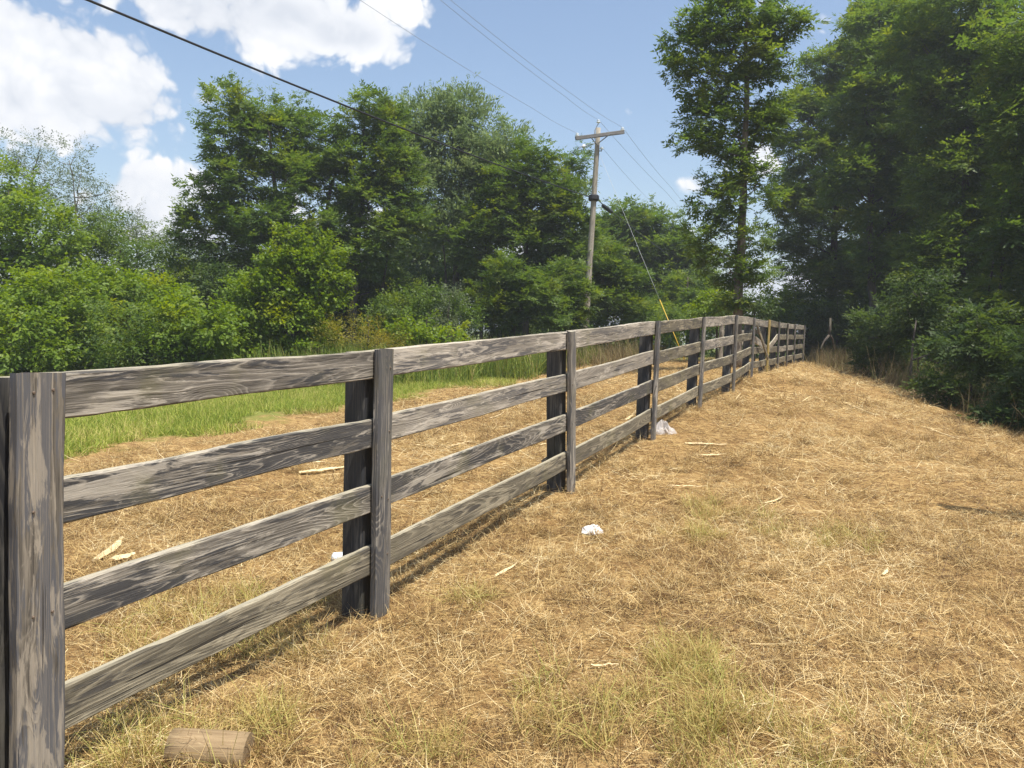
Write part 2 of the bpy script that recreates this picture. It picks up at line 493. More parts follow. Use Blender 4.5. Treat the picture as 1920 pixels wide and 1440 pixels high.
# ------------------------------------------------------------------ instancing for leaves, straw and grass
def gn_group(coll):
    ng = bpy.data.node_groups.new("scatter_" + coll.name, 'GeometryNodeTree')
    ng.interface.new_socket("Geometry", in_out='INPUT', socket_type='NodeSocketGeometry')
    ng.interface.new_socket("Geometry", in_out='OUTPUT', socket_type='NodeSocketGeometry')
    gi = ng.nodes.new('NodeGroupInput')
    go = ng.nodes.new('NodeGroupOutput')
    ci = ng.nodes.new('GeometryNodeCollectionInfo')
    ci.inputs['Collection'].default_value = coll
    ci.inputs['Separate Children'].default_value = True
    ci.inputs['Reset Children'].default_value = True
    iop = ng.nodes.new('GeometryNodeInstanceOnPoints')
    iop.inputs['Pick Instance'].default_value = True

    def attr(name, typ):
        a = ng.nodes.new('GeometryNodeInputNamedAttribute')
        a.data_type = typ
        a.inputs['Name'].default_value = name
        return a.outputs[0]
    ng.links.new(gi.outputs[0], iop.inputs['Points'])
    ng.links.new(ci.outputs[0], iop.inputs['Instance'])
    ng.links.new(attr('rot', 'FLOAT_VECTOR'), iop.inputs['Rotation'])
    ng.links.new(attr('scl', 'FLOAT'), iop.inputs['Scale'])
    ng.links.new(attr('idx', 'INT'), iop.inputs['Instance Index'])
    ng.links.new(iop.outputs[0], go.inputs[0])
    return ng


SRC = {}


def source(key, meshes, mat):
    coll = bpy.data.collections.new("source_" + key)
    for me in meshes:
        me.materials.append(mat)
        coll.objects.link(bpy.data.objects.new("source_" + key, me))
    SRC[key] = (gn_group(coll), len(meshes))


def scatter(name, key, pts, rots, scls, parent=None, origin=None):
    pts = np.asarray(pts, dtype=np.float32).reshape(-1, 3)
    n = len(pts)
    org = np.array(origin if origin is not None else (0, 0, 0), dtype=np.float32)
    me = bpy.data.meshes.new(name)
    me.vertices.add(n)
    me.vertices.foreach_set('co', (pts - org).ravel())
    a = me.attributes.new('rot', 'FLOAT_VECTOR', 'POINT')
    a.data.foreach_set('vector', np.asarray(rots, dtype=np.float32).ravel())
    a = me.attributes.new('scl', 'FLOAT', 'POINT')
    a.data.foreach_set('value', np.asarray(scls, dtype=np.float32).ravel())
    a = me.attributes.new('idx', 'INT', 'POINT')
    a.data.foreach_set('value', rng.integers(0, SRC[key][1], n).astype(np.int32))
    o = bpy.data.objects.new(name, me)
    C.objects.link(o)
    if parent is not None:
        o.parent = parent
    else:
        o.location = org
    md = o.modifiers.new('scatter', 'NODES')
    md.node_group = SRC[key][0]
    return o


def blades_mesh(name, n, rad, lmin, lmax, wmin, wmax, up, seed, zspread=0.02, seg=3, tone=(0, 1), curl=0.5, square=False, comb=None):
    """thin bent ribbons; up=0 lying flat .. 1 upright"""
    r = random.Random(seed)
    vs, fs, tn = [], [], []
    for _ in range(n):
        a = r.uniform(0, 2 * math.pi)
        rr = rad * math.sqrt(r.random())
        p = Vector((rr * math.cos(a), rr * math.sin(a), r.uniform(-0.006, zspread)))
        if square:
            p.x, p.y = r.uniform(-rad, rad), r.uniform(-rad, rad)
        L = lmin + (lmax - lmin) * (r.random() ** 3.4 if square and up < .3 else r.random())
        w = r.uniform(wmin, wmax)
        th = r.uniform(0, 2 * math.pi)
        if comb and r.random() < comb:
            th = r.gauss(0, 0.45) + (math.pi if r.random() < .5 else 0)
        el = max(-0.15, r.gauss(up, 0.22)) * math.pi / 2
        bend = r.uniform(-curl, curl)
        side = r.uniform(-curl, curl)
        t0 = r.uniform(*tone)
        o = len(vs)
        ro = r.uniform(-0.9, 0.9)
        for i in range(seg + 1):
            d = Vector((math.cos(th) * math.cos(el), math.sin(th) * math.cos(el), math.sin(el)))
            s = Vector((-math.sin(th), math.cos(th), ro)).normalized()
            ww = w * (1.0 if i == 0 else (1 - (i / seg)) * 0.8 + 0.2)
            vs.append(p - s * ww / 2)
            vs.append(p + s * ww / 2)
            p = p + d * (L / seg)
            th += side / seg
            el -= (abs(bend) if up > 0.3 else bend) / seg
            if p.z < -0.004 and up < 0.4:
                p.z = -0.004 + r.random() * .004
        for i in range(seg):
            fs.append((o + 2 * i, o + 2 * i + 1, o + 2 * i + 3, o + 2 * i + 2))
        tn += [t0] * (2 * (seg + 1))
    me = bpy.data.meshes.new(name)
    me.from_pydata([tuple(v) for v in vs], [], fs)
    a = me.attributes.new('tone', 'FLOAT', 'POINT')
    a.data.foreach_set('value', tn)
    me.update()
    return me


def rnd_unit(r):
    while True:
        v = Vector((r.uniform(-1, 1), r.uniform(-1, 1), r.uniform(-1, 1)))
        if 0.05 < v.length < 1:
            return v.normalized()


def leaf_quad(vs, base, d, nrm, L, w):
    s = d.cross(nrm).normalized()
    m = base + d * L * 0.42
    vs += [base, m + s * w / 2, base + d * L, m - s * w / 2]


def leaf_tri(vs, base, d, nrm, L, w):
    s = d.cross(nrm).normalized()
    vs += [base + d * L * .12 + s * w / 2, base + d * L, base + d * L * .12 - s * w / 2]


def pinnate(seed, n_leaf=2, L=0.42, ll=0.145, lw=0.070, npair=3):
    """twig of a locust: compound leaves with paired leaflets, local x = outwards"""
    r = random.Random(seed)
    vs = []
    for i in range(n_leaf):
        b = Vector((L * r.uniform(0, .5), 0, 0))
        ang = r.uniform(-1.1, 1.1)
        d = Vector((math.cos(ang), math.sin(ang), r.uniform(-0.35, 0.35))).normalized()
        nrm = (Vector((0, 0, 1)) + rnd_unit(r) * 0.6).normalized()
        rl = r.uniform(0.24, 0.36)
        s = d.cross(nrm).normalized()
        for k in range(npair):
            q = b + d * rl * (0.15 + 0.85 * k / npair) + Vector((0, 0, -0.3 * rl * (k / npair) ** 2))
            for sg in (-1, 1):
                dd = (s * sg + d * 0.45 + rnd_unit(r) * 0.3).normalized()
                leaf_tri(vs, q, dd, (nrm + rnd_unit(r) * 0.45).normalized(), ll * r.uniform(.75, 1.2), lw * r.uniform(.8, 1.2))
        leaf_tri(vs, b + d * rl, d, nrm, ll, lw)
    return np.array([tuple(v) for v in vs], dtype=np.float32)


def broad(seed, n=11, L=0.42, ll=0.14, lw=0.092, up=0.0, spread=0.15):
    r = random.Random(seed)
    vs = []
    for i in range(n):
        t = (i + r.random()) / n
        b = Vector((L * t, r.uniform(-spread, spread) * (0.4 + t), r.uniform(-spread, spread) * 0.6))
        d = (Vector((0.7, r.uniform(-1, 1), r.uniform(-0.7, 0.3) + up)) + rnd_unit(r) * 0.35).normalized()
        leaf_quad(vs, b, d, (Vector((0, 0, 1)) + rnd_unit(r) * 0.7).normalized(), ll * r.uniform(.6, 1.25), lw * r.uniform(.7, 1.2))
    return np.array([tuple(v) for v in vs], dtype=np.float32)


LEAF = {}
LEAF['locust'] = ([pinnate(10 + k) for k in range(6)], 'leaf_locust')
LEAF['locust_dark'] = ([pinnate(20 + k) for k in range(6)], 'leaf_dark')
LEAF['bright'] = ([broad(30 + k) for k in range(6)], 'leaf_bright')
LEAF['vine'] = ([broad(40 + k, ll=0.14, lw=0.10) for k in range(6)], 'leaf_vine')
LEAF['silver'] = ([broad(50 + k, n=13, ll=0.17, lw=0.055, up=0.55) for k in range(6)], 'leaf_silver')
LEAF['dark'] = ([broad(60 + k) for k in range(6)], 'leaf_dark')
LEAF['mid'] = ([broad(65 + k, n=13, ll=0.11, lw=0.065) for k in range(6)], 'leaf_locust')
LEAF['grey'] = ([broad(70 + k, n=10, ll=0.10, lw=0.045, up=0.2) for k in range(6)], 'leaf_grey')
LEAF['gold'] = ([broad(75 + k, n=12, ll=0.10, lw=0.036, up=0.6) for k in range(6)], 'leaf_gold')
NQ = [0]


def crown_mesh(name, key, pts, rots, scl, parent, origin):
    """all leaves of one crown as one real mesh"""
    temps, mat = LEAF[key]
    nk = 3 if key.startswith('locust') else 4
    pts = np.asarray([tuple(p) for p in pts], dtype=np.float32) - np.array(tuple(origin), dtype=np.float32)
    rots = np.asarray(rots, dtype=np.float32)
    scl = np.asarray(scl, dtype=np.float32)
    n = len(pts)
    cx, sx = np.cos(rots[:, 0]), np.sin(rots[:, 0])
    cy, sy = np.cos(rots[:, 1]), np.sin(rots[:, 1])
    cz, sz = np.cos(rots[:, 2]), np.sin(rots[:, 2])
    R = np.stack([np.stack([cz * cy, cz * sy * sx - sz * cx, cz * sy * cx + sz * sx], -1),
                  np.stack([sz * cy, sz * sy * sx + cz * cx, sz * sy * cx - cz * sx], -1),
                  np.stack([-sy, cy * sx, cy * cx], -1)], 1) * scl[:, None, None]
    idx = rng.integers(0, len(temps), n)
    vs, tone = [], []
    for k, t in enumerate(temps):
        m = idx == k
        v = np.einsum('nij,vj->nvi', R[m], t) + pts[m][:, None, :]
        vs.append(v.reshape(-1, 3))
        tone.append(np.repeat(rng.uniform(0, 1, m.sum()), len(t)))
    vs, tone = np.concatenate(vs).astype(np.float32), np.concatenate(tone).astype(np.float32)
    me = bpy.data.meshes.new(name)
    nq = len(vs) // nk
    NQ[0] += nq * (nk - 2)
    me.vertices.add(len(vs))
    me.vertices.foreach_set('co', vs.ravel())
    me.loops.add(len(vs))
    me.loops.foreach_set('vertex_index', np.arange(len(vs), dtype=np.int32))
    me.polygons.add(nq)
    me.polygons.foreach_set('loop_start', np.arange(nq, dtype=np.int32) * nk)
    at = me.attributes.new('tone', 'FLOAT', 'POINT')
    at.data.foreach_set('value', tone)
    me.update(calc_edges=True)
    me.materials.append(M[mat])
    o = bpy.data.objects.new(name, me)
    C.objects.link(o)
    o.parent = parent
    return o


def tile(name, n, half, lmin, lmax, wmin, wmax, up, seed, zs, seg, tone=(0, 1), curl=.5, comb=None):
    return blades_mesh(name, n, half, lmin, lmax, wmin, wmax, up, seed, zs, seg, tone, curl, square=True, comb=comb)


source('straw', [tile('straw_patch', 1250, 0.27, 0.018, 0.21, 0.0014, 0.0036, 0.05, 80 + k, 0.028, 3, (0.0, 1.0), .8) for k in range(5)], M['straw'])
source('straw_mid', [tile('straw_patch_mid', 1700, 0.65, 0.025, 0.24, 0.0025, 0.006, 0.05, 90 + k, 0.03, 2, (0.0, 1.0), .5, 0.7) for k in range(4)], M['straw'])
source('straw_far', [tile('straw_patch_far', 1200, 1.1, 0.05, 0.32, 0.005, 0.011, 0.05, 95 + k, 0.04, 2, (0.0, 1.0), .4, 0.6) for k in range(4)], M['straw'])
source('clump', [blades_mesh('straw_clump', 120, 0.09, 0.025, 0.13, 0.0016, 0.0038, 0.16, 150 + k, 0.055, 3, tone=(0.0, .9), curl=1.2) for k in range(5)], M['straw'])
source('drytuft', [blades_mesh('dry_tuft', 30, 0.06, 0.06, 0.20, 0.0016, 0.004, 0.4, 100 + k, 0.01, 4, tone=(0.2, 1.0), curl=1.6) for k in range(5)], M['straw'])
source('tuft', [blades_mesh('grass_tuft', 42, 0.07, 0.08, 0.22, 0.002, 0.0046, 0.55, 110 + k, 0.0, 4, curl=1.4) for k in range(5)], M['tuft'])
source('grass', [tile('green_grass_patch', 1100, 0.6, 0.08, 0.26, 0.006, 0.014, 0.6, 120 + k, 0.0, 3, curl=1.0) for k in range(5)], M['grass'])
source('weed', [tile('weed_patch', 300, 0.6, 0.4, 1.1, 0.012, 0.03, 0.82, 130 + k, 0.0, 4, curl=0.7) for k in range(5)], M['weed'])
source('weed_dry', [tile('dry_stalks', 110, 0.6, 0.3, 1.0, 0.008, 0.018, 0.78, 140 + k, 0.0, 4, curl=0.8) for k in range(4)], M['weed_dry'])


# ------------------------------------------------------------------ ground
POST_BASE = [(60, 1590, 2.3), (705, 1146, 4.0), (1066, 922, 6.46), (1221, 822, 8.85), (1309, 768, 11.3), (1372, 738, 13.7), (1407, 707, 16.3), (1436, 699, 18.7),
             (1456, 694, 21.0), (1473, 689, 23.2), (1487, 685, 25.4), (1504, 680, 27.8)]
POST_TOP = [(60, 698), (713, 654), (1067, 621), (1231, 602), (1328, 596), (1381, 591), (1418, 597), (1442, 600), (1460, 604), (1475, 606), (1490, 608), (1508, 610)]
BASES = [P(*b) for b in POST_BASE]
BASES[0].z = -0.03
ctrl = [(b.x, b.y, b.z) for b in BASES]
for q in [(118, 870, 8.0), (400, 828, 9.9), (650, 790, 12.0), (1000, 712, 22.0), (1920, 822, 11.5), (1700, 738, 16.0), (1600, 702, 21.0), (1520, 682, 27.0), (1850, 960, 6.35)]:
    p = P(*q)
    ctrl.append((p.x, p.y, p.z))
ctrl += [(0, 0, 0), (2, 2, 0.0), (-2.5, 0, -0.05), (2.2, 4.5, 0.06), (3.2, 7.5, 0.17), (4.5, 10.5, 0.3), (5.5, 13, .38), (4.0, 3.0, 0), (-6, 3, -0.05), (-9, 12, -0.05), (-9, 22, -0.1), (-3, 26, 0.05), (2, 32, 0.25),
         (9, 40, .55), (-14, 34, 0.0), (20, 45, .3), (14, 12, -0.9), (12.5, 18, -0.5), (14.5, 26, -0.1), (10, 4, -0.2), (-12, -6, 0), (8, -6, 0), (0, -8, 0)]
ctrl = np.array(ctrl)


def tps_fit(c, lam=0.02):
    n = len(c)
    d = np.linalg.norm(c[:, None, :2] - c[None, :, :2], axis=2)
    K = np.where(d > 0, d ** 2 * np.log(np.maximum(d, 1e-9)), 0) + lam * np.eye(n)
    Pm = np.c_[np.ones(n), c[:, :2]]
    A = np.zeros((n + 3, n + 3))
    A[:n, :n], A[:n, n:], A[n:, :n] = K, Pm, Pm.T
    return np.linalg.solve(A, np.r_[c[:, 2], 0, 0, 0])


TPS = tps_fit(ctrl)
PH = rng.uniform(0, 6.28, (12, 2))
KV = rng.normal(0, 1, (12, 2))
KV = KV / np.linalg.norm(KV, axis=1, keepdims=True) * np.array([1.2, 1.7, 2.3, 3.1, 4.0, 5.2, 6.5, 8, 10, 12.5, 15, 18])[:, None]


def ground_z(x, y, bumps=True):
    x, y = np.atleast_1d(np.asarray(x, float)), np.atleast_1d(np.asarray(y, float))
    sh = x.shape
    X, Y = x.ravel(), y.ravel()
    z = np.zeros(len(X))
    n = len(ctrl)
    for s in range(0, len(X), 20000):
        xs, ys = X[s:s + 20000], Y[s:s + 20000]
        d2 = (xs[:, None] - ctrl[None, :, 0]) ** 2 + (ys[:, None] - ctrl[None, :, 1]) ** 2
        U = 0.5 * d2 * np.log(np.maximum(d2, 1e-12))
        z[s:s + 20000] = U @ TPS[:n] + TPS[n] + TPS[n + 1] * xs + TPS[n + 2] * ys
    R = np.hypot(X, Y - 12)
    k = np.clip((R - 26) / 26, 0, 1)
    k = k * k * (3 - 2 * k)
    z = np.clip(z, -1.6, 1.2)
    z = z * (1 - k) + 0.15 * k
    if bumps:
        b = np.zeros(len(X))
        for (kx, ky), (p1, p2) in zip(KV, PH):
            b += np.sin(kx * X + ky * Y + p1) / math.hypot(kx, ky)
        fade = np.clip((45 - R) / 30, 0, 1)
        z += b * 0.02 * fade
    return z.reshape(sh)


def gz(x, y):
    return float(ground_z(x, y)[0])


def on_ground(px, py):
    """where the view ray through a pixel meets the ground"""
    d = ray(px, py)
    t = 0.5
    o = Vector((0, 0, EYE))
    prev = t
    while t < 120:
        p = o + d * t
        if p.z < gz(p.x, p.y):
            lo, hi = prev, t
            for _ in range(16):
                m = (lo + hi) / 2
                p = o + d * m
                if p.z < gz(p.x, p.y):
                    hi = m
                else:
                    lo = m
            return o + d * hi
        prev = t
        t *= 1.02
    return P(px, py, 60)


def axis(lo, hi, fine_lo, fine_hi, step, grow=1.12):
    a = list(np.arange(fine_lo, fine_hi + 1e-6, step))
    s, v = step, fine_hi
    while v < hi:
        s *= grow
        v += s
        a.append(v)
    s, v = step, fine_lo
    while v > lo:
        s *= grow
        v -= s
        a.insert(0, v)
    return np.array(a)


gx = axis(-500, 500, -12, 16, 0.11)
gy = axis(-120, 700, 0.5, 30, 0.11)
GX, GY = np.meshgrid(gx, gy)
GZ = ground_z(GX, GY)
nz_ = rng.normal(0, 1, GX.shape)
nz2 = (nz_ + np.roll(nz_, 1, 0) + np.roll(nz_, -1, 0) + np.roll(nz_, 1, 1) + np.roll(nz_, -1, 1)) / 5
GZ = GZ + np.where((np.hypot(GX, GY) < 30), nz2 * 0.018, 0)
nv = GX.size
me = bpy.data.meshes.new('ground')
me.vertices.add(nv)
me.vertices.foreach_set('co', np.stack([GX, GY, GZ], -1).astype(np.float32).ravel())
ny, nx = GX.shape
ii, jj = np.meshgrid(np.arange(ny - 1), np.arange(nx - 1), indexing='ij')
q = np.stack([ii * nx + jj, ii * nx + jj + 1, (ii + 1) * nx + jj + 1, (ii + 1) * nx + jj], -1).reshape(-1, 4)
me.loops.add(q.size)
me.loops.foreach_set('vertex_index', q.ravel().astype(np.int32))
me.polygons.add(len(q))
me.polygons.foreach_set('loop_start', (np.arange(len(q)) * 4).astype(np.int32))
me.polygons.foreach_set('use_smooth', np.ones(len(q), dtype=bool))
me.update(calc_edges=True)

# the grass strip beyond the straw: line A-B and everything left of it
GA, GB = P(118, 872, 8.0), P(1000, 712, 22.0)
gdir = (Vector((GB.x, GB.y)) - Vector((GA.x, GA.y))).normalized()
gnor = Vector((-gdir.y, gdir.x))               # points to the left of the strip edge


def strip_d(x, y):
    return (x - GA.x) * gnor.x + (y - GA.y) * gnor.y


mm, T, out = new_mat('straw_ground')
geo = T.n('ShaderNodeNewGeometry')
pos = geo.outputs['Position']
n1 = T.noise(pos, 0.7, 5.0, 0.6)
n2 = T.noise(T.vmath('MULTIPLY', pos, (9, 16, 9)), 1.0, 6.0, 0.68, 0.6)
n3 = T.noise(T.vmath('MULTIPLY', pos, (40, 90, 40)), 1.0, 4.0, 0.65, 0.8)
n4 = T.noise(pos, 2.4, 4.0, 0.6)
tone = T.math('ADD', T.math('MULTIPLY', n2, 0.55), T.math('MULTIPLY', n3, 0.45))
col = T.ramp(tone, [(0.32, (0.065, 0.034, 0.013)), (0.46, (0.23, 0.138, 0.056)), (0.57, (0.43, 0.292, 0.122)), (0.72, (0.62, 0.455, 0.21))])
col = T.mix(T.math('MULTIPLY', T.step(n4, 0.5, 0.72), 0.45), col, (0.30, 0.175, 0.065))
dsep = T.n('ShaderNodeVectorMath', {'operation': 'DOT_PRODUCT'}, i0=T.vmath('SUBTRACT', pos, (GA.x, GA.y, 0)), i1=(gnor.x, gnor.y, 0)).outputs['Value']
gm = T.step(T.math('ADD', dsep, T.math('MULTIPLY', T.math('SUBTRACT', n4, 0.5), 3.0)), 0.3, 1.5)
gcol = T.mix(n2, (0.10, 0.12, 0.025), (0.26, 0.27, 0.07))
col = T.mix(gm, col, gcol)
# leaf mould under the trees on the right, rough grass beyond the crest
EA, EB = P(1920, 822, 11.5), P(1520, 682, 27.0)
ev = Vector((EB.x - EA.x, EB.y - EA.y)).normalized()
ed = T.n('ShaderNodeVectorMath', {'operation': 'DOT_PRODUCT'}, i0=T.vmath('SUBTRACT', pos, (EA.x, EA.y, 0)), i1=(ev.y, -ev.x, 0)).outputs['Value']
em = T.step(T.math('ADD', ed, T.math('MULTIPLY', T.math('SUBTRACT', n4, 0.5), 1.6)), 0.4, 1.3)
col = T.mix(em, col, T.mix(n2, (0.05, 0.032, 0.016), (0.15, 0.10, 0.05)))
yy = T.n('ShaderNodeSeparateXYZ', None, Vector=pos).outputs['Y']
fm = T.step(T.math('ADD', yy, T.math('MULTIPLY', T.math('SUBTRACT', n4, 0.5), 3.0)), 27.5, 29.5)
col = T.mix(fm, col, T.mix(n2, (0.05, 0.075, 0.018), (0.14, 0.16, 0.04)))
bn = T.n('ShaderNodeBump', None, Strength=0.9, Distance=0.03, Height=tone)
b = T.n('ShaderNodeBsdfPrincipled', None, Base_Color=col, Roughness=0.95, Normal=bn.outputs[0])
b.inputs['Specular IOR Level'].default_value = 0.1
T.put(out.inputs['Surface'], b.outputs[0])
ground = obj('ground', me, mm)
tag(ground, kind='structure')

# ------------------------------------------------------------------ board fence
fence = empty('board_fence', BASES[1])
tag(fence, 'long weathered four-board wooden fence running from the left foreground to the dark trees', 'fence')
NPOST = len(BASES)


def fence_dir(i):
    a = BASES[max(0, i - 1)]
    b = BASES[min(NPOST - 1, i + 1)]
    return Vector((b.x - a.x, b.y - a.y, 0)).normalized()


TOPS = []
for i, b in enumerate(BASES):
    fd = fence_dir(i)
    nrm = Vector((fd.y, -fd.x, 0))             # towards the field side (right)
    d = ray(*POST_TOP[i])
    o = Vector((0, 0, EYE))
    t = (b - o).dot(nrm) / d.dot(nrm)
    tp = o + d * t
    lean = (tp - b)
    along = max(-0.09, min(0.09, lean.dot(fd)))
    TOPS.append(Vector((b.x, b.y, tp.z)) + fd * along)
RAIL_C = [0.078, 0.425, 0.765, 1.10]           # rail centres measured down from the post top
for i in range(NPOST):
    b, tp = BASES[i], TOPS[i]
    fd = fence_dir(i)
    nrm = Vector((fd.y, -fd.x, 0))
    ax = (tp - b).normalized()
    L = (tp - b).length
    first = i == 0
    # square post behind the rails
    pw = 0.13
    po = obj('post', board_mesh('post', L + 0.28, 0.125 if not first else 0.16, pw, 10, 0.003, 0.0, 0.006, 200 + i, 0.008), M['post'])
    A = b - nrm * (0.045 + pw / 2) - ax * 0.3 - fd * (0.01 if not first else 0.02)
    place_frame(po, A, ax, fd, fence)
    # vertical batten that covers the rail ends
    bw = 0.15 if first else (0.13 if i == 1 else 0.115 if i < 3 else 0.10)
    bt = 0.042 if not first else 0.05
    ba = obj('batten', board_mesh('batten', L + 0.2, bw, bt, 16, 0.003, 0.0, 0.004, 230 + i, 0.007), M['post_yellow'] if i == 7 else M['batten_front' if first else 'batten'])
    A = b + nrm * (0.002 + bt / 2) - ax * 0.2
    place_frame(ba, A, ax, fd, fence)
    if i < 4:
        for hz in (RAIL_C if i else RAIL_C[:3]):
            for s in (-1, 1):
                if random.random() < .2:
                    continue
                c = tp - ax * (hz + random.uniform(-.03, .03)) + nrm * (0.003 + bt) + fd * s * 0.03
                mb = MB()
                mb.tube([c - nrm * 0.003, c + nrm * 0.003, c + nrm * 0.0045], [0.0045, 0.0045, 0.003], 8)
                na = obj('nail', mb.mesh('nail'), M['nail'])
                na.parent = ba
                na.matrix_parent_inverse = (Matrix.Translation(fence.location) @ Matrix.Translation(-fence.location) @ ba.matrix_basis).inverted()

rail_mats = {(0, 0): 'rail', (0, 1): 'rail', (0, 2): 'rail', (0, 3): 'rail_brown', (1, 0): 'rail_pale', (1, 1): 'rail_pale', (1, 2): 'rail', (1, 3): 'rail_brown',
             (2, 0): 'rail_pale', (2, 1): 'rail_pale', (2, 2): 'rail', (2, 3): 'rail_brown'}
for i in range(NPOST - 1):
    for r_, hz in enumerate(RAIL_C):
        fd = (BASES[i + 1] - BASES[i])
        fd.z = 0
        fd.normalize()
        nrm = Vector((fd.y, -fd.x, 0))
        axa, axb = (TOPS[i] - BASES[i]).normalized(), (TOPS[i + 1] - BASES[i + 1]).normalized()
        ha = (TOPS[i] - BASES[i]).length
        hb = (TOPS[i + 1] - BASES[i + 1]).length
        if i == 0:
            ha = 1.385
        A = TOPS[i] - axa * (hz * ha / 1.37 + random.uniform(-.012, .012) * (r_ > 0))
        B = TOPS[i + 1] - axb * (hz * hb / 1.37 + random.uniform(-.012, .012) * (r_ > 0))
        if i == 6 and r_ == 0:
            A, B = A - axa * 0.02, B - axb * 0.03
        if i == 6 and r_ == 1:
            A, B = A - axa * 0.02, B - axb * 0.30   # slipped down at the broken bay
        if i == 7 and r_ == 1:
            A = A - axa * 0.36
        off = -nrm * 0.021
        gap = 0.006
        A, B = A + off + fd * gap, B + off - fd * gap
        L = (B - A).length
        mat = M[rail_mats.get((i, r_), random.choice(['rail_pale', 'rail_pale', 'rail_brown'] if r_ < 3 else ['rail_brown']))]
        me_ = board_mesh('rail', L, random.uniform(0.144, 0.154), 0.032, 26, 0.0028, random.uniform(-0.006, 0.003), 0.012, 300 + i * 4 + r_)
        o = obj('rail', me_, mat)
        place_frame(o, A, B - A, Vector((0, 0, 1)), fence)
# loose brace leaning across the broken bay
A = P(1419, 607, 16.5)
B = P(1440, 672, 18.0)
o = obj('brace', board_mesh('brace', (B - A).length, 0.09, 0.03, 8, 0.003, 0, 0.004, 401), M['rail_brown'])
place_frame(o, A, B - A, Vector((0, 0, 1)), fence)

# rough end post and neighbouring board stub at the picture's left edge
b0, t0 = BASES[0], TOPS[0]
fd = fence_dir(0)
nrm = Vector((fd.y, -fd.x, 0))


def log_mesh(name, L, radii, n=14, seed=0, rough=0.0, ends=True):
    """round timber along local x"""
    r = random.Random(seed)
    mb = MB()
    k = len(radii)
    ph = [r.uniform(0, 6.28) for _ in range(3)]
    vs, fs = [], []
    for i in range(k):
        for j in range(n):
            a = 2 * math.pi * j / n
            rr = radii[i] * (1 + rough * (0.6 * math.sin(3 * a + ph[0]) + 0.4 * math.sin(5 * a + ph[1] + i * .3))) 
            vs.append(Vector((L * i / (k - 1), rr * math.cos(a), rr * math.sin(a))))
    for i in range(k - 1):
        for j in range(n):
            j2 = (j + 1) % n
            fs.append((i * n + j, (i + 1) * n + j, (i + 1) * n + j2, i * n + j2))
    fs.append(tuple(range(n)))
    fs.append(tuple((k - 1) * n + j for j in range(n - 1, -1, -1)))
    mb.add(vs, fs)
    me = mb.mesh(name)
    me.polygons.foreach_set('use_smooth', [len(p.vertices) == 4 for p in me.polygons])
    return me


H0 = (t0 - b0).length
ep = obj('end_post', log_mesh('end_post', H0 + 0.2, [0.088] * 9, 16, 5, 0.03), M['batten'])
place_frame(ep, b0 - fd * 0.165 - nrm * 0.055 - Vector((0, 0, 0.2)), Vector((0, 0, 1)), fd, fence)

# ------------------------------------------------------------------ small fence and barn beyond the crest
pen = empty('pen_fence', P(1350, 690, 24.0))
tag(pen, 'short piece of grey board fence seen through the long fence near the tall thin tree', 'fence')
for k, (px, Y) in enumerate([(1352, 24.0), (1400, 25.5)]):
    base = P(px, 640, Y)
    base.z = gz(base.x, base.y) - 0.2
    o = obj('post', board_mesh('post', 1.5 + .2, 0.12, 0.12, 6, .003, 0, .005, 420 + k), M['rail_pale'])
    place_frame(o, base, Vector((0, 0, 1)), Vector((1, 0, 0)), pen)
for k, dz in enumerate((0.7, 1.05, 1.4)):
    A, B = P(1352, 640, 23.9), P(1424, 640, 26.2)
    A.z = gz(A.x, A.y) + dz
    B.z = gz(B.x, B.y) + dz
    o = obj('rail', board_mesh('rail', (B - A).length, 0.14, 0.03, 8, .003, 0, .005, 430 + k), M['rail_pale'])
    place_frame(o, A, B - A, Vector((0, 0, 1)), pen)

bc = P(1345, 560, 75.0)
barn = empty('barn', (bc.x, bc.y, 0.1))
tag(barn, 'white barn with a sloping grey roof edge peeking out behind the tall thin tree', 'barn')
hw, eave, ridge, dep = 4.0, 4.7, 7.1, 10
x0, y0 = P(1313, 560, 75.0).x, bc.y
mb = MB()
mb.add([Vector(v) for v in [(x0 - hw, y0, 0), (x0 + hw, y0, 0), (x0 + hw, y0, eave), (x0, y0, ridge), (x0 - hw, y0, eave),
                            (x0 - hw, y0 + dep, 0), (x0 + hw, y0 + dep, 0), (x0 + hw, y0 + dep, eave), (x0, y0 + dep, ridge), (x0 - hw, y0 + dep, eave)]],
       [(0, 1, 2, 3, 4), (9, 8, 7, 6, 5), (0, 4, 9, 5), (1, 6, 7, 2)])
obj('wall', mb.mesh('wall'), M['barnwall'], barn)
mb = MB()
for s_ in (-1, 1):
    sl = Vector((s_ * hw, 0, eave - ridge)).normalized()
    up = Vector((-sl.z * s_, 0, sl.x * s_)) * (1 if True else -1)
    up = Vector((abs(sl.z) * s_, 0, abs(sl.x)))
    Lr = math.hypot(hw, ridge - eave) + 0.5
    R = Matrix((sl, Vector((0, 1, 0)), up)).transposed()
    mb.box(Vector((x0, y0 + dep / 2, ridge + 0.05)) + sl * Lr / 2 + up * 0.06, (Lr, dep + 0.8, 0.12), R)
obj('roof', mb.mesh('roof'), M['barnroof'], barn)

# ------------------------------------------------------------------ utility pole
PY = 30.0
ptop, pmid = P(1122, 240, PY), P(1098, 606, PY)
pax = (ptop - pmid).normalized()
tg = (pmid.z - (gz(pmid.x, pmid.y) - 0.5)) / pax.z
pbase = pmid - pax * tg
PL = (ptop - pbase).length
pole = empty('utility_pole', pbase)
tag(pole, 'weathered grey wooden utility pole with one crossarm standing behind the fence', 'utility pole')
o = obj('shaft', log_mesh('shaft', PL, list(np.linspace(0.145, 0.088, 14)), 16, 3, 0.015), M['pole'])
place_frame(o, pbase, pax, Vector((1, 0, 0)), pole)


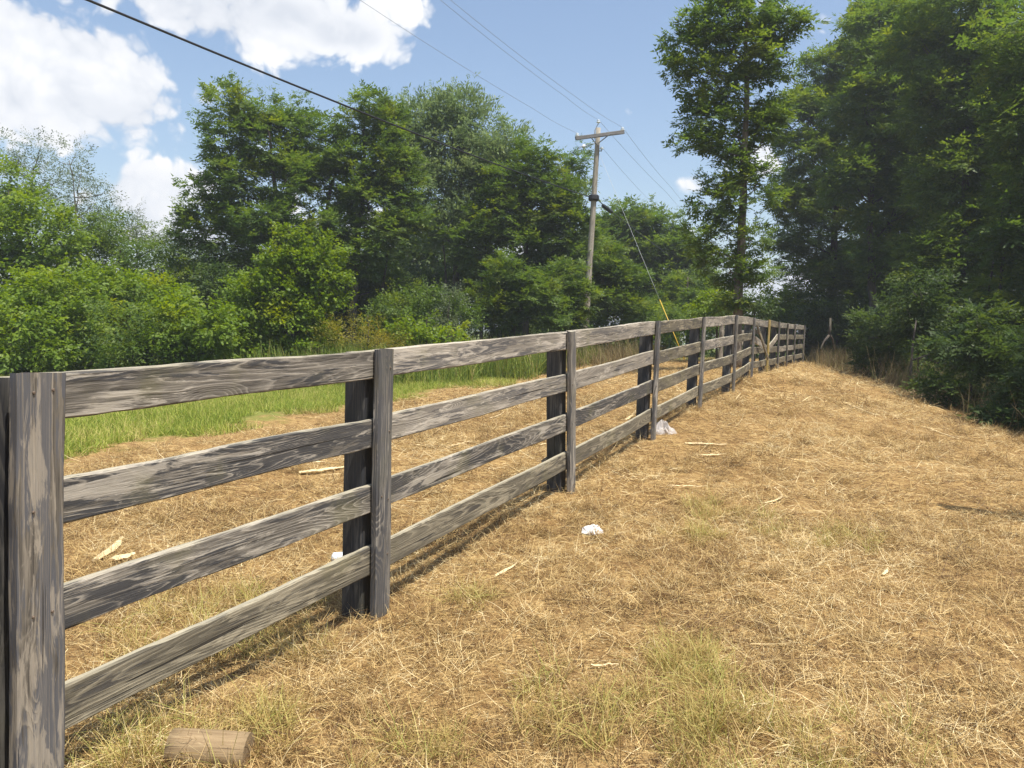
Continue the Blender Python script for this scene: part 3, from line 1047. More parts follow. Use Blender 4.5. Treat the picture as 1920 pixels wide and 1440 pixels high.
def on_pole(py):
    a, b = ptop, pbase
    # parameter by picture height
    lo, hi = 0.0, 1.0
    for _ in range(30):
        m = (lo + hi) / 2
        p = a.lerp(b, m)
        c = CAM_R.transposed() @ (p - Vector((0, 0, EYE)))
        y = 720 - F * c.y / -c.z
        if y < py:
            lo = m
        else:
            hi = m
    return a.lerp(b, lo)


aL, aR = P(1079, 261, PY - 0.45), P(1169, 249, PY + 0.15)
ctr = (aL + aR) / 2
o = obj('crossarm', board_mesh('crossarm', (aR - aL).length, 0.135, 0.105, 8, .001, 0, .003, 440, .008), M['arm'])
place_frame(o, aL + Vector((0, -0.12, 0)), aR - aL, Vector((0, 0, 1)), pole)
adir = (aR - aL).normalized()
for px, py, q in ((1110, 266, 0.30), (1137, 259, 0.70)):
    top = aL.lerp(aR, q) + Vector((0, -0.19, -0.03))
    bot = on_pole(275 if q < .5 else 271) + Vector((0, -0.15, 0))
    mb = MB()
    mb.tube([top, bot], 0.02, 6)
    obj('brace', mb.mesh('brace'), M['steel'], pole)


def insulator(pt, parent, h=0.13, ax=Vector((0, 0, 1)), stem=0.12):
    ax = ax.normalized()
    mb = MB()
    mb.tube([pt - ax * stem, pt], 0.012, 6)
    st = obj('pin', mb.mesh('pin'), M['steel'], parent)
    mb = MB()
    prof = [(0.0, 0.03), (0.02, 0.075), (0.05, 0.08), (0.06, 0.045), (0.085, 0.045), (0.10, 0.062), (0.125, 0.05), (0.135, 0.015)]
    mb.tube([pt + ax * (z * h / 0.135) for z, r in prof], [r for z, r in prof], 12)
    obj('insulator', mb.mesh('insulator', True), M['porcelain'], parent)
    return pt + ax * h


iL = insulator(P(1082, 257, PY - .5) + Vector((0, 0, 0.02)), pole)
iR = insulator(P(1167, 246, PY + .05) + Vector((0, 0, 0.02)), pole)
mb = MB()
tb = on_pole(262) + Vector((-0.13, -0.05, 0))
tt = P(1121, 233, PY)
mb.tube([tb, tb.lerp(tt, .6) + Vector((-0.06, 0, 0)), tt], [0.02, 0.02, 0.015], 6)
obj('top_bracket', mb.mesh('top_bracket'), M['steel'], pole)
iT = insulator(P(1122, 231, PY), pole, stem=0.05)
# stand-off arm with an insulator on the left
sa, sb = on_pole(270) + Vector((-0.1, -0.08, 0)), P(1096, 274, PY - .5)
mb = MB()
mb.tube([sa, sa.lerp(sb, .7), sb], 0.016, 6)
obj('standoff_arm', mb.mesh('standoff_arm'), M['steel'], pole)
iS = insulator(sb, pole, ax=(sb - sa), stem=0.03)
mb = MB()
mb.tube([iS, iS + Vector((-0.12, -.05, -0.02)), iS + Vector((-0.17, -.05, -0.12))], 0.012, 6)
obj('jumper', mb.mesh('jumper'), M['steel'], pole)
iN = insulator(on_pole(281) + Vector((0.17, -0.1, 0)), pole, h=.09, stem=.05)
mb = MB()
nb = on_pole(283)
mb.tube([nb, nb + Vector((0.18, -0.1, -0.02))], 0.02, 6)
obj('neutral_bracket', mb.mesh('neutral_bracket'), M['steel'], pole)
# cable clamp band
cb = on_pole(373)
mb = MB()
mb.tube([cb + pax * 0.16, cb + pax * 0.12, cb - pax * 0.02, cb - pax * 0.08], [0.15, 0.2, 0.21, 0.16], 14)
obj('cable_clamp', mb.mesh('cable_clamp'), M['cable'], pole)


def wire(name, label, pts, r, mat, cat='wire', group=None, sag=0.0, sub=10):
    pl = []
    for a, b in zip(pts[:-1], pts[1:]):
        for k in range(sub):
            t = k / sub
            p = a.lerp(b, t)
            p.z -= sag * 4 * t * (1 - t)
            pl.append(p)
    pl.append(pts[-1])
    mb = MB()
    mb.tube(pl, r, 6)
    o = obj(name, mb.mesh(name, True), M[mat])
    tag(o, label, cat, group)
    return o


cab0 = P(165, 0, 11.3)
cabd = (cb - cab0)
wire('communication_cable', 'thick black cable sloping from the top left of the sky down to the pole clamp', [cab0 - cabd * 0.5, cab0, cb + Vector((-.15, -.1, .05))], 0.021, 'cable', 'cable', sag=0.12)
spl = P(1141, 392, 32.5)
c2 = wire('communication_cable', 'black cable with a splice case running from the pole clamp down to the right', [cb + Vector((.15, .05, .02)), spl, P(1240, 468, 42), P(1354, 541, 68)], 0.02, 'cable', 'cable', sag=0.03)
mb = MB()
sd = (spl - cb).normalized()
s0, s1 = P(1131, 386, 31.9), P(1146, 397, 32.8)
mb.tube([s0 - sd * .1, s0, s1, s1 + sd * .1], [0.02, 0.085, 0.085, 0.02], 10)
obj('splice_case', mb.mesh('splice_case', True), M['cable'], c2)
GRP = 'thin power lines crossing the sky'
wire('power_line', 'thin wire running up and left from the left end of the crossarm', [iL, P(1000, 204, 26.6), P(675, 0, 18.2), P(520, -105, 15.8)], 0.0048, 'wire', 'wire', GRP, 0.05)
wire('power_line', 'thin wire running up and left from the very top of the pole', [iT, P(1060, 181, 26.6), P(826, 0, 18.6), P(700, -98, 16.2)], 0.0048, 'wire', 'wire', GRP, 0.05)
wire('power_line', 'thin wire running up and left from the right end of the crossarm', [iR, P(1079, 181, 25.4), P(845, 0, 18.6), P(720, -98, 16.2)], 0.0048, 'wire', 'wire', GRP, 0.05)
wire('power_line', 'thin wire descending to the right from the right end of the crossarm', [iR, P(1258, 351, 40), P(1319, 420, 52), P(1400, 515, 85)], 0.0058, 'wire', 'wire', GRP, 0.08)
wire('power_line', 'thin wire descending to the right from the very top of the pole', [iT, P(1250, 361, 41), P(1310, 425, 53), P(1392, 517, 85)], 0.0058, 'wire', 'wire', GRP, 0.08)
wire('power_line', 'thin wire descending to the right from the small insulator below the crossarm', [iN, P(1229, 386, 41), P(1300, 456, 55), P(1390, 530, 85)], 0.0048, 'wire', 'wire', GRP, 0.08)
wire('power_line', 'thin wire leaving the stand-off insulator leftwards into the treetops', [iS, P(1040, 297, 32), P(960, 326, 36), P(860, 360, 42)], 0.006, 'wire', 'wire', GRP, 0.05)
gt, gm_, gb = on_pole(290) + Vector((.1, -.08, 0)), P(1237, 562, 27.2), None
gg = gm_ + (gm_ - gt) * 0.25
gb = P(1277, 650, 26.4)
gyo = wire('guy_wire', 'pale steel guy wire slanting from the pole to the ground behind the fence', [gt, gm_], 0.005, 'guy', 'guy wire')
gend = gm_ + (gm_ - gt).normalized() * 2.4
mb = MB()
mb.tube([gm_, gm_.lerp(gend, .5), gend], 0.016, 8)
obj('yellow_guard', mb.mesh('yellow_guard', True), M['yellow'], gyo)

# ------------------------------------------------------------------ trees and shrubs
DK = {'locust': 21.5, 'locust_dark': 20, 'silver': 24, 'bright': 14, 'vine': 14}


def limb_path(a, b, r, droop=0.12, n=5):
    pts = []
    L = (b - a).length
    w = rnd_unit(r) * L * 0.07
    for k in range(n + 1):
        t = k / n
        p = a.lerp(b, t) + w * math.sin(math.pi * t)
        p.z -= droop * L * math.sin(math.pi * t) * 0.5
        pts.append(p)
    return pts


def tree(name, label, cat, trunk, r0, lobes, key, dens=1.0, ls=1.0, group=None, bark='bark_dark', Y=None, seed=1, flat=0.6, rc=0.42, per=16, extra_trunks=(), limbs=True, depthk=1.0):
    """trunk: picture points from base up; lobes: (px, py, rx, ry, dY, density) in picture pixels at distance Y + dY"""
    r = random.Random(seed)
    base = P(trunk[0][0], trunk[0][1], Y)
    base.z = gz(base.x, base.y)
    tp = [base - Vector((0, 0, 0.15))] + [P(px, py, Y) for px, py in trunk[1:]]
    root = empty(name, base)
    tag(root, label, cat, group)
    mb = MB()
    fine = []
    for a, b in zip(tp[:-1], tp[1:]):
        for k in range(5):
            q = a.lerp(b, k / 5)
            fine.append(q + Vector((r.uniform(-1, 1), r.uniform(-1, 1), 0)) * r0 * 0.25 * (len(fine) > 0))
    fine.append(tp[-1])
    m = len(fine)
    mb.tube(fine, [r0 * (1.25 if k == 0 else 1.0) * (1 - 0.8 * (k / (m - 1)) ** 1.1) for k in range(m)], 9)
    for et in extra_trunks:
        q = [P(px, py, Y + et[0]) for px, py in et[1]]
        q[0].z = gz(q[0].x, q[0].y) - 0.1
        q2 = []
        for a, b in zip(q[:-1], q[1:]):
            for k in range(4):
                q2.append(a.lerp(b, k / 4) + Vector((r.uniform(-1, 1), r.uniform(-1, 1), 0)) * et[2] * .4)
        q2.append(q[-1])
        mb.tube(q2, [et[2] * (1 - 0.8 * k / (len(q2) - 1)) for k in range(len(q2))], 7)
    pts, rots, scl = [], [], []
    for lb in lobes:
        px, py, rx, ry = lb[:4]
        dY = lb[4] if len(lb) > 4 else 0.0
        ld = lb[5] if len(lb) > 5 else 1.0
        c = P(px, py, Y + dY)
        a = rx * (Y + dY) / F
        b = ry * (Y + dY) / F
        dp = 0.5 * (a + b) * depthk
        rm = (a * b * dp) ** (1 / 3)
        lay = key.startswith('locust')
        per_ = int(per * 1.7) if lay else per
        fl_ = 0.42 if lay else flat
        rc_ = rc * 1.3 if lay else rc
        nc = max(3, int((0.6 if lay else 1.0) * DK.get(key, 12.5) * dens * ld * (rm / ls) ** 2.2 + 2))
        if limbs:
            hz = c.z - b * 0.9
            st = min(fine, key=lambda q: abs(q.z - hz) + 0.15 * (q - c).length)
            lr = max(0.018, min(r0 * 0.42, 0.028 * rm + 0.012))
            path = limb_path(st, c, r)
            mb.tube(path, [lr * (1 - 0.65 * k / 5) for k in range(6)], 6)
        for q in range(int(3 + 2.2 * rm)):
            u = rnd_unit(r)
            u.z = abs(u.z) * .8 - .1
            p0 = c + Vector((u.x * a, u.y * dp, u.z * b)) * 0.9
            dv = (u + Vector((0, 0, .55)) + rnd_unit(r) * .5).normalized()
            ln_ = r.uniform(.45, 1.0) * ls * min(1.0, rm + .25)
            for j in range(7):
                t_ = j / 6
                p = p0 + dv * ln_ * t_ + rnd_unit(r) * .07 * ls
                o = (dv + rnd_unit(r) * .8).normalized()
                pts.append(p)
                rots.append((r.uniform(-.6, .6), -math.asin(max(-1, min(1, o.z))) * .7, math.atan2(o.y, o.x)))
                scl.append(ls * r.uniform(.6, 1.0) * (1 - .3 * t_))
        for q in range(nc):
            u = rnd_unit(r)
            rr = (0.25 + 0.75 * r.random()) ** 0.55
            cc = c + Vector((u.x * a * rr, u.y * dp * rr, u.z * b * rr))
            gzz = gz(cc.x, cc.y)
            if cc.z < gzz + 0.05:
                cc.z = gzz + 0.05 + r.random() * .3
            if limbs and (q % 5 == 0):
                path = limb_path(c.lerp(st, 0.3), cc, r, n=3)
                mb.tube(path, [0.02, 0.014, 0.010, 0.006], 5)
            R_ = rc_ * ls * r.uniform(0.65, 1.25)
            for _ in range(per_):
                v = rnd_unit(r) * (r.random() ** 0.4)
                p = cc + Vector((v.x * R_, v.y * R_, v.z * R_ * fl_))
                o = (v + u * 0.5 + Vector((0, 0, -0.12))).normalized()
                az = math.atan2(o.y, o.x) + r.uniform(-.5, .5)
                el = math.asin(max(-1, min(1, o.z))) * 0.6 + r.uniform(-.35, .25)
                pts.append(p)
                rots.append((r.uniform(-.6, .6), -el, az))
                scl.append(ls * r.uniform(0.7, 1.25))
    obj('trunk', mb.mesh('trunk', True), M[bark], root)
    crown_mesh('crown', key, pts, rots, scl, root, base)
    return root


TOTAL = [0]
GL = 'trees and shrubs along the left edge of the grass'
# wispy grey trees far left
tree('sparse_tree', 'sparse grey-green treetop at the far left edge of the picture', 'tree', [(60, 690), (55, 420), (62, 320)], 0.07,
     [(20, 300, 45, 45, 0, .5), (75, 290, 35, 40, 0, .5), (60, 350, 55, 50, 0, .5), (110, 340, 25, 30, 0, .4), (15, 390, 40, 40, 0, .6)], 'grey', 2.2, 1.0, GL, 'bark_grey', 34, 11, rc=.5, per=10)
tree('sparse_tree', 'sparse grey-green treetop just left of the low white cloud', 'tree', [(150, 690), (145, 430), (137, 330)], 0.07,
     [(130, 300, 25, 35, 0, .5), (145, 350, 35, 40, 0, .6), (120, 400, 50, 40, 0, .6), (175, 380, 28, 30, 0, .5), (190, 365, 14, 16, 0, .5), (150, 440, 60, 40, 0, .7)], 'grey', 2.2, 1.0, GL, 'bark_grey', 33, 12, rc=.5, per=10)
tree('box_elder', 'rounded yellow-green tree at the left edge below the sparse treetops', 'tree', [(40, 700), (45, 560), (50, 470)], 0.14,
     [(30, 440, 70, 60), (95, 450, 60, 60), (-40, 430, 60, 60), (20, 520, 90, 60), (110, 530, 60, 50), (70, 400, 40, 30), (-60, 530, 70, 70), (10, 350, 50, 40, 4)], 'bright', 1.0, 0.9, GL, 'bark_dark', 26, 13)
tree('understory_tree', 'mid-green tree between the yellow-green tree and the dark locust', 'tree', [(230, 700), (235, 560), (230, 480)], 0.12,
     [(215, 440, 55, 40), (240, 480, 70, 50), (170, 490, 50, 50), (300, 500, 55, 45), (230, 550, 90, 50), (330, 540, 50, 45), (370, 500, 40, 45), (395, 560, 50, 60)], 'mid', 1.0, 0.95, GL, 'bark_dark', 28, 14)
tree('background_tree', 'grey-green rounded treetop low against the cloud left of the locust', 'tree', [(260, 690), (258, 560), (255, 430)], 0.12,
     [(250, 430, 35, 28), (215, 425, 35, 25), (290, 465, 45, 28), (345, 490, 45, 25), (390, 490, 40, 30)], 'grey', 1.5, 1.1, GL, 'bark_dark', 38, 15)
shr = [('broad bright green shrub at the lower left corner above the fence post', [(20, 620, 85, 60), (60, 660, 70, 40), (-40, 650, 60, 60)], 'bright', 20.5, 60, 21),
       ('bright green shrub second from the left behind the fence', [(110, 560, 70, 50), (140, 610, 75, 50), (120, 665, 60, 35), (90, 610, 50, 60)], 'bright', 22, 120, 22),
       ('dull green rounded shrub behind the middle of the first top rail', [(250, 615, 55, 45), (240, 665, 70, 35), (285, 660, 50, 35)], 'mid', 20.5, 250, 23),
       ('leafy green shrub in front of the dark gap left of the vine-covered sapling', [(330, 610, 60, 50), (370, 650, 55, 40), (400, 620, 45, 50), (320, 665, 50, 30)], 'bright', 21, 350, 24),
       ('yellow-green shrub with layered leaves above the dull green shrub', [(200, 540, 60, 35), (260, 560, 60, 35), (310, 570, 50, 35), (200, 590, 40, 40)], 'bright', 24, 240, 25),
       ('dark green shrub under the locust just left of the vine-covered sapling', [(420, 560, 50, 60), (440, 620, 50, 55), (470, 655, 55, 35)], 'dark', 25.5, 430, 26)]
for lab, lo, key, Y, tx, sd in shr:
    tree('shrub', lab, 'shrub', [(tx, 700), (tx, 650), (tx, 620)], 0.05, lo, key, 1.0, 0.8, 'shrubs behind the fence on the left', 'bark_dark', Y, sd, rc=.42, per=22, depthk=1.3)

tree('locust_tree', 'big feathery locust tree with the leftmost high crown above the fence', 'tree', [(535, 680), (525, 520), (520, 380), (500, 230)], 0.17,
     [(440, 215, 38, 32), (490, 205, 35, 25), (425, 265, 38, 35), (500, 270, 55, 40), (450, 330, 55, 38), (395, 355, 35, 30), (540, 330, 60, 45), (400, 400, 42, 30), (470, 410, 60, 40), (560, 410, 60, 45),
      (420, 450, 50, 30), (510, 470, 60, 35), (380, 480, 30, 22, 0, .6), (590, 480, 50, 45), (420, 180, 20, 16), (450, 520, 50, 40, 1), (540, 540, 70, 50, 2), (360, 440, 20, 18, 0, .5)],
     'locust', 1.15, 1.0, GL, 'bark_dark', 28, 31, extra_trunks=[(1, [(570, 680), (600, 500), (620, 360), (640, 250)], .12)])
tree('locust_tree', 'feathery locust tree just right of the tallest left crown, crossed by the cable', 'tree', [(660, 670), (665, 520), (680, 350), (685, 220)], 0.16,
     [(690, 205, 30, 28), (660, 230, 28, 25), (720, 250, 32, 28), (660, 290, 50, 38), (600, 260, 38, 40), (720, 310, 50, 38), (640, 350, 55, 38), (700, 380, 60, 40), (620, 430, 55, 40), (720, 430, 65, 32), (680, 480, 60, 35),
      (760, 410, 40, 26), (590, 330, 40, 38), (540, 250, 30, 28), (550, 205, 28, 20), (750, 360, 40, 30), (745, 300, 35, 40), (735, 235, 25, 28), (640, 520, 60, 40, 2), (720, 530, 60, 40, 2)],
     'locust', 1.15, 1.0, GL, 'bark_dark', 29, 32, extra_trunks=[(.5, [(700, 670), (720, 520), (735, 430)], .08)])
tree('poplar_tree', 'tall silvery green tree with upright shoots at the top of the tree line', 'tree', [(850, 650), (855, 500), (865, 330), (870, 200)], 0.17,
     [(870, 210, 30, 38), (800, 225, 28, 35), (905, 240, 35, 38), (840, 270, 50, 40), (780, 280, 40, 40), (920, 300, 45, 40), (860, 330, 60, 42), (790, 350, 50, 42), (935, 350, 40, 38), (880, 400, 60, 40), (960, 290, 25, 22),
      (955, 260, 14, 20), (770, 215, 14, 22), (810, 420, 50, 40), (755, 250, 25, 30), (950, 400, 40, 40), (835, 205, 22, 25)],
     'silver', 1.2, 1.05, GL, 'bark_dark', 32, 33, flat=1.0)
tree('locust_tree', 'rounded green tree filling the slope of the tree line left of the pole', 'tree', [(985, 640), (985, 500), (990, 380)], 0.15,
     [(985, 300, 35, 28), (1010, 330, 45, 35), (960, 350, 45, 35), (1040, 370, 40, 30), (1000, 400, 60, 40), (930, 410, 50, 40), (1060, 420, 40, 35), (1080, 380, 25, 35), (960, 460, 60, 40), (1040, 470, 55, 40), (890, 460, 50, 40),
      (1080, 460, 35, 40), (1000, 520, 70, 40, 1), (900, 520, 60, 40, 2), (1090, 310, 18, 26, 3, .6), (1080, 340, 25, 25, 3, .6)],
     'locust', 1.2, 1.0, GL, 'bark_dark', 31, 34, extra_trunks=[(1, [(900, 640), (905, 520), (915, 420)], .09), (.5, [(830, 640), (835, 520), (830, 440)], .08)])
tree('vine_covered_sapling', 'bright yellow-green vine-covered sapling with shoots poking up in front of the locust', 'shrub', [(545, 690), (545, 560), (560, 450)], 0.08,
     [(545, 470, 22, 28, 0, .8), (560, 500, 35, 30), (510, 500, 30, 25), (600, 490, 28, 35), (470, 540, 45, 30), (520, 560, 60, 40), (585, 550, 40, 45), (615, 470, 16, 20, 0, .7), (480, 590, 55, 40), (560, 610, 60, 50), (500, 650, 60, 35), (590, 650, 50, 35),
      (545, 440, 12, 18, 0, .6), (635, 540, 10, 25, 0, .5)], 'vine', 1.3, 0.75, GL, 'bark_dark', 22.5, 35, rc=.36)
for lab, lo, key, Y, tx, sd in [
        ('leafy green sapling with layered boughs between poplar and pole', [(960, 510, 40, 28), (930, 545, 35, 25), (990, 555, 45, 28), (1010, 590, 35, 22), (950, 580, 40, 25)], 'locust', 27.5, 965, 41),
        ('light green sapling close to the left of the pole foot', [(1055, 520, 32, 30), (1075, 560, 30, 28), (1035, 565, 35, 25), (1060, 595, 40, 20)], 'locust', 28.5, 1050, 42),
        ('light green sapling just right of the utility pole', [(1130, 490, 40, 38), (1160, 530, 40, 35), (1130, 560, 40, 30), (1180, 575, 40, 25)], 'locust', 33, 1140, 43),
        ('low dark green bush below the poplar among tall weeds', [(760, 585, 50, 32), (810, 575, 45, 35), (730, 610, 40, 25), (860, 590, 50, 30)], 'mid', 26.5, 790, 44),
        ('narrow pale green bush standing up in the weeds under the poplar', [(840, 575, 16, 35), (842, 610, 22, 28)], 'grey', 25.5, 841, 45),
        ('yellowish flowering bush right behind the second fence post', [(660, 630, 45, 30), (720, 635, 35, 22), (690, 650, 50, 22)], 'gold', 22, 690, 46),
        ('green bush right of the yellowish bush behind the second fence post', [(780, 625, 45, 24), (830, 630, 40, 20)], 'vine', 23, 800, 47),
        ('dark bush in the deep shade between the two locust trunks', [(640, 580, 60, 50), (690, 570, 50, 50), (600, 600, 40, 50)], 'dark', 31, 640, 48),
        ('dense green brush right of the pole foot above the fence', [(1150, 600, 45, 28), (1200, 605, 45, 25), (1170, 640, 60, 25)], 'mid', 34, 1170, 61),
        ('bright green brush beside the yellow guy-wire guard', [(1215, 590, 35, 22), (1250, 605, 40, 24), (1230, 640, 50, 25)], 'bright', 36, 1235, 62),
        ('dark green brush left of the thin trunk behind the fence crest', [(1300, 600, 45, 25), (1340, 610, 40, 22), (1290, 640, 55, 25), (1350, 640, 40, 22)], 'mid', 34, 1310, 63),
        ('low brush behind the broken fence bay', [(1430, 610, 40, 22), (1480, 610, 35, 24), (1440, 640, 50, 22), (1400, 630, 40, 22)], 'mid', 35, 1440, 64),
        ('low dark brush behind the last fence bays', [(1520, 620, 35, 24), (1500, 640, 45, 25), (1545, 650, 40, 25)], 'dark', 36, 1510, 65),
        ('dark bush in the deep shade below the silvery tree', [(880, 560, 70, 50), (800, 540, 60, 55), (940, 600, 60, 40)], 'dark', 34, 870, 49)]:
    tree('shrub', lab, 'shrub', [(tx, 690), (tx, 640), (tx, 590)], 0.045, lo, key, 1.1, 0.85, 'shrubs below the tree line', 'bark_dark', Y, sd, rc=.4, per=20)
tree('locust_tree', 'dense bluish green rounded tree right of the pole', 'tree', [(1215, 630), (1215, 540), (1215, 430)], 0.2,
     [(1190, 420, 35, 25), (1225, 425, 38, 28), (1160, 450, 45, 38), (1250, 455, 40, 32), (1210, 470, 55, 38), (1275, 490, 38, 35), (1180, 510, 60, 40), (1250, 530, 60, 40), (1300, 540, 30, 35), (1140, 520, 40, 50), (1220, 570, 80, 35), (1310, 580, 30, 25), (1130, 460, 40, 45), (1170, 410, 30, 20), (1290, 510, 35, 30), (1325, 560, 22, 22)],
     'locust', 1.7, 1.5, GL, 'bark_dark', 46, 51)
tree('locust_tree', 'lower dark green tree at the right end of the far tree line', 'tree', [(1290, 630), (1290, 580), (1290, 520)], 0.15,
     [(1290, 540, 35, 35), (1315, 570, 25, 25), (1270, 580, 45, 30), (1240, 590, 50, 25)], 'locust', 1.4, 1.1, GL, 'bark_dark', 42, 52)

GR = 'trees along the right edge of the field'
tree('tall_thin_tree', 'tall thin locust tree with an ivy-clad pale trunk rising behind the fence crest', 'tree', [(1383, 620), (1386, 520), (1395, 330), (1400, 150), (1402, -60)], 0.15,
     [(1400, 20, 75, 50), (1330, 50, 45, 40), (1300, 90, 42, 32), (1470, 50, 32, 38), (1370, 100, 55, 40), (1445, 120, 40, 38), (1290, 130, 28, 24), (1330, 160, 50, 40), (1405, 180, 42, 34), (1455, 205, 18, 26), (1320, 220, 38, 32), (1380, 250, 45, 35),
      (1310, 270, 28, 24), (1350, 300, 38, 28), (1340, 350, 24, 22, 0, .7), (1440, 260, 28, 45, 0, .8), (1380, 360, 24, 30, 0, .7), (1420, 350, 24, 40, 0, .6), (1330, 380, 14, 12, 0, .6), (1345, 470, 32, 22, 0, .9), (1320, 455, 22, 18, 0, .7),
      (1370, 430, 20, 28, 0, .7), (1410, 450, 18, 30, 0, .7), (1365, 500, 26, 22, 0, .8), (1420, 510, 28, 16, 0, .7), (1385, 545, 20, 28, 0, .7), (1370, -50, 70, 45)],
     'locust', 0.78, 0.85, GR, 'bark_grey', 21, 61, rc=.38)
tree('shrub', 'pale green bush below the barn roof just left of the tall thin tree', 'shrub', [(1345, 640), (1345, 600), (1345, 570)], 0.05, [(1345, 560, 28, 22), (1320, 585, 30, 18), (1365, 585, 22, 20)], 'bright', 1.3, 0.8, GR, 'bark_dark', 27, 62)
tree('shrub', 'dark bush right behind the crest of the fence beside the thin trunk', 'shrub', [(1415, 640), (1415, 600), (1415, 580)], 0.05, [(1415, 575, 22, 24), (1400, 590, 26, 15)], 'dark', 1.3, 0.8, GR, 'bark_dark', 26, 63)
tree('background_tree', 'bright green rounded bush in the sky gap right of the thin tree', 'shrub', [(1450, 640), (1450, 600), (1450, 570)], 0.08, [(1450, 565, 28, 26), (1480, 585, 40, 28), (1440, 590, 30, 18)], 'bright', 1.5, 1.0, GR, 'bark_dark', 36, 64)
right = [
    ('dark locust whose drooping left side borders the sky gap', [(1560, 690), (1565, 480), (1570, 250), (1578, 130)], .2, 37,
     [(1615, 75, 45, 35), (1545, 140, 38, 32), (1600, 135, 55, 42), (1500, 210, 45, 45), (1570, 210, 60, 50), (1510, 290, 50, 45), (1580, 310, 60, 50), (1480, 370, 45, 40), (1550, 390, 60, 45), (1490, 440, 50, 40), (1570, 470, 60, 50),
      (1510, 520, 45, 40), (1590, 560, 60, 50), (1530, 590, 50, 40), (1650, 30, 45, 40)], 'locust', 71, ()),
    ('tall dark locust with a forked pale dead branch at its middle', [(1637, 720), (1636, 560), (1630, 430), (1640, 200), (1650, 0)], .2, 32,
     [(1670, 40, 55, 45), (1720, 40, 60, 50), (1650, 125, 60, 48), (1710, 140, 60, 50), (1620, 210, 60, 50), (1690, 230, 65, 55), (1640, 300, 60, 50), (1720, 320, 60, 50), (1600, 330, 45, 45), (1680, 400, 60, 50),
      (1740, 420, 50, 50), (1660, 490, 60, 45), (1610, 640, 50, 50, 2), (1700, 560, 60, 50, 2)], 'locust', 72, ()),
    ('big locust at the right with yellowish sunlit boughs on its upper half', [(1800, 760), (1805, 560), (1810, 300), (1815, 60)], .22, 27,
     [(1790, 30, 80, 60), (1870, 50, 70, 60), (1730, 90, 55, 50), (1810, 140, 80, 60), (1880, 170, 60, 60), (1760, 210, 60, 55), (1840, 260, 75, 60), (1780, 330, 65, 55), (1860, 370, 65, 60), (1800, 440, 65, 55), (1740, 480, 50, 45), (1870, 500, 60, 60),
      (1820, 560, 65, 50), (1760, 590, 50, 45), (1900, 620, 60, 60), (1840, 660, 60, 45)], 'locust', 73, ()),
    ('locust at the right picture edge with slender dark upright stems', [(1960, 780), (1955, 560), (1945, 300), (1940, 80)], .16, 22,
     [(1930, 60, 60, 60), (1960, 160, 70, 60), (1910, 230, 45, 45), (1950, 330, 65, 60), (1900, 420, 50, 50), (1960, 470, 60, 60), (1910, 560, 50, 50), (1970, 620, 70, 60), (1920, 690, 50, 40), (2020, 250, 80, 80), (2030, 420, 80, 80)], 'locust', 74,
     ((0.5, [(1850, 740), (1880, 500), (1910, 250)], .07), (1.0, [(1830, 740), (1850, 560), (1890, 330)], .06)))]
for lab, tr_, r0, Y, lo, key, sd, ex in right:
    tree('locust_tree', lab, 'tree', tr_, r0, lo, key, 1.15, 1.1, GR, 'bark_dark', Y, sd, extra_trunks=ex, depthk=1.15)
for lab, lo, key, Y, tx, ty, sd in [
        ('leafy sapling with light-catching leaves under the forked dead branch', [(1725, 540, 40, 35), (1740, 590, 35, 35), (1700, 580, 26, 26), (1720, 640, 30, 30)], 'dark', 19.5, 1722, 735, 81),
        ('dark thicket at the corner where the fence meets the trees', [(1530, 600, 35, 40), (1570, 610, 45, 45), (1600, 640, 45, 35), (1640, 650, 45, 40)], 'dark', 33, 1570, 690, 82),
        ('dark brush along the field edge left of the leafy sapling', [(1660, 620, 45, 50), (1650, 680, 40, 30), (1690, 680, 35, 35)], 'locust_dark', 21, 1670, 720, 83),
        ('green brush overhanging the field edge near the right picture border', [(1800, 640, 38, 30), (1775, 725, 34, 26), (1840, 745, 34, 26), (1880, 660, 40, 45), (1840, 600, 30, 40)], 'locust_dark', 14.6, 1820, 785, 84),
        ('brush at the right picture border above the field edge', [(1915, 765, 34, 30), (1935, 680, 45, 55), (1900, 800, 22, 14), (1960, 760, 50, 50)], 'locust_dark', 12.3, 1920, 815, 85)]:
    tree('shrub', lab, 'shrub', [(tx, ty), (tx, ty - 60), (tx, ty - 130)], 0.04, lo, key, 1.3, 0.75, 'shrubs below the right-hand trees', 'bark_dark', Y, sd, rc=.36)
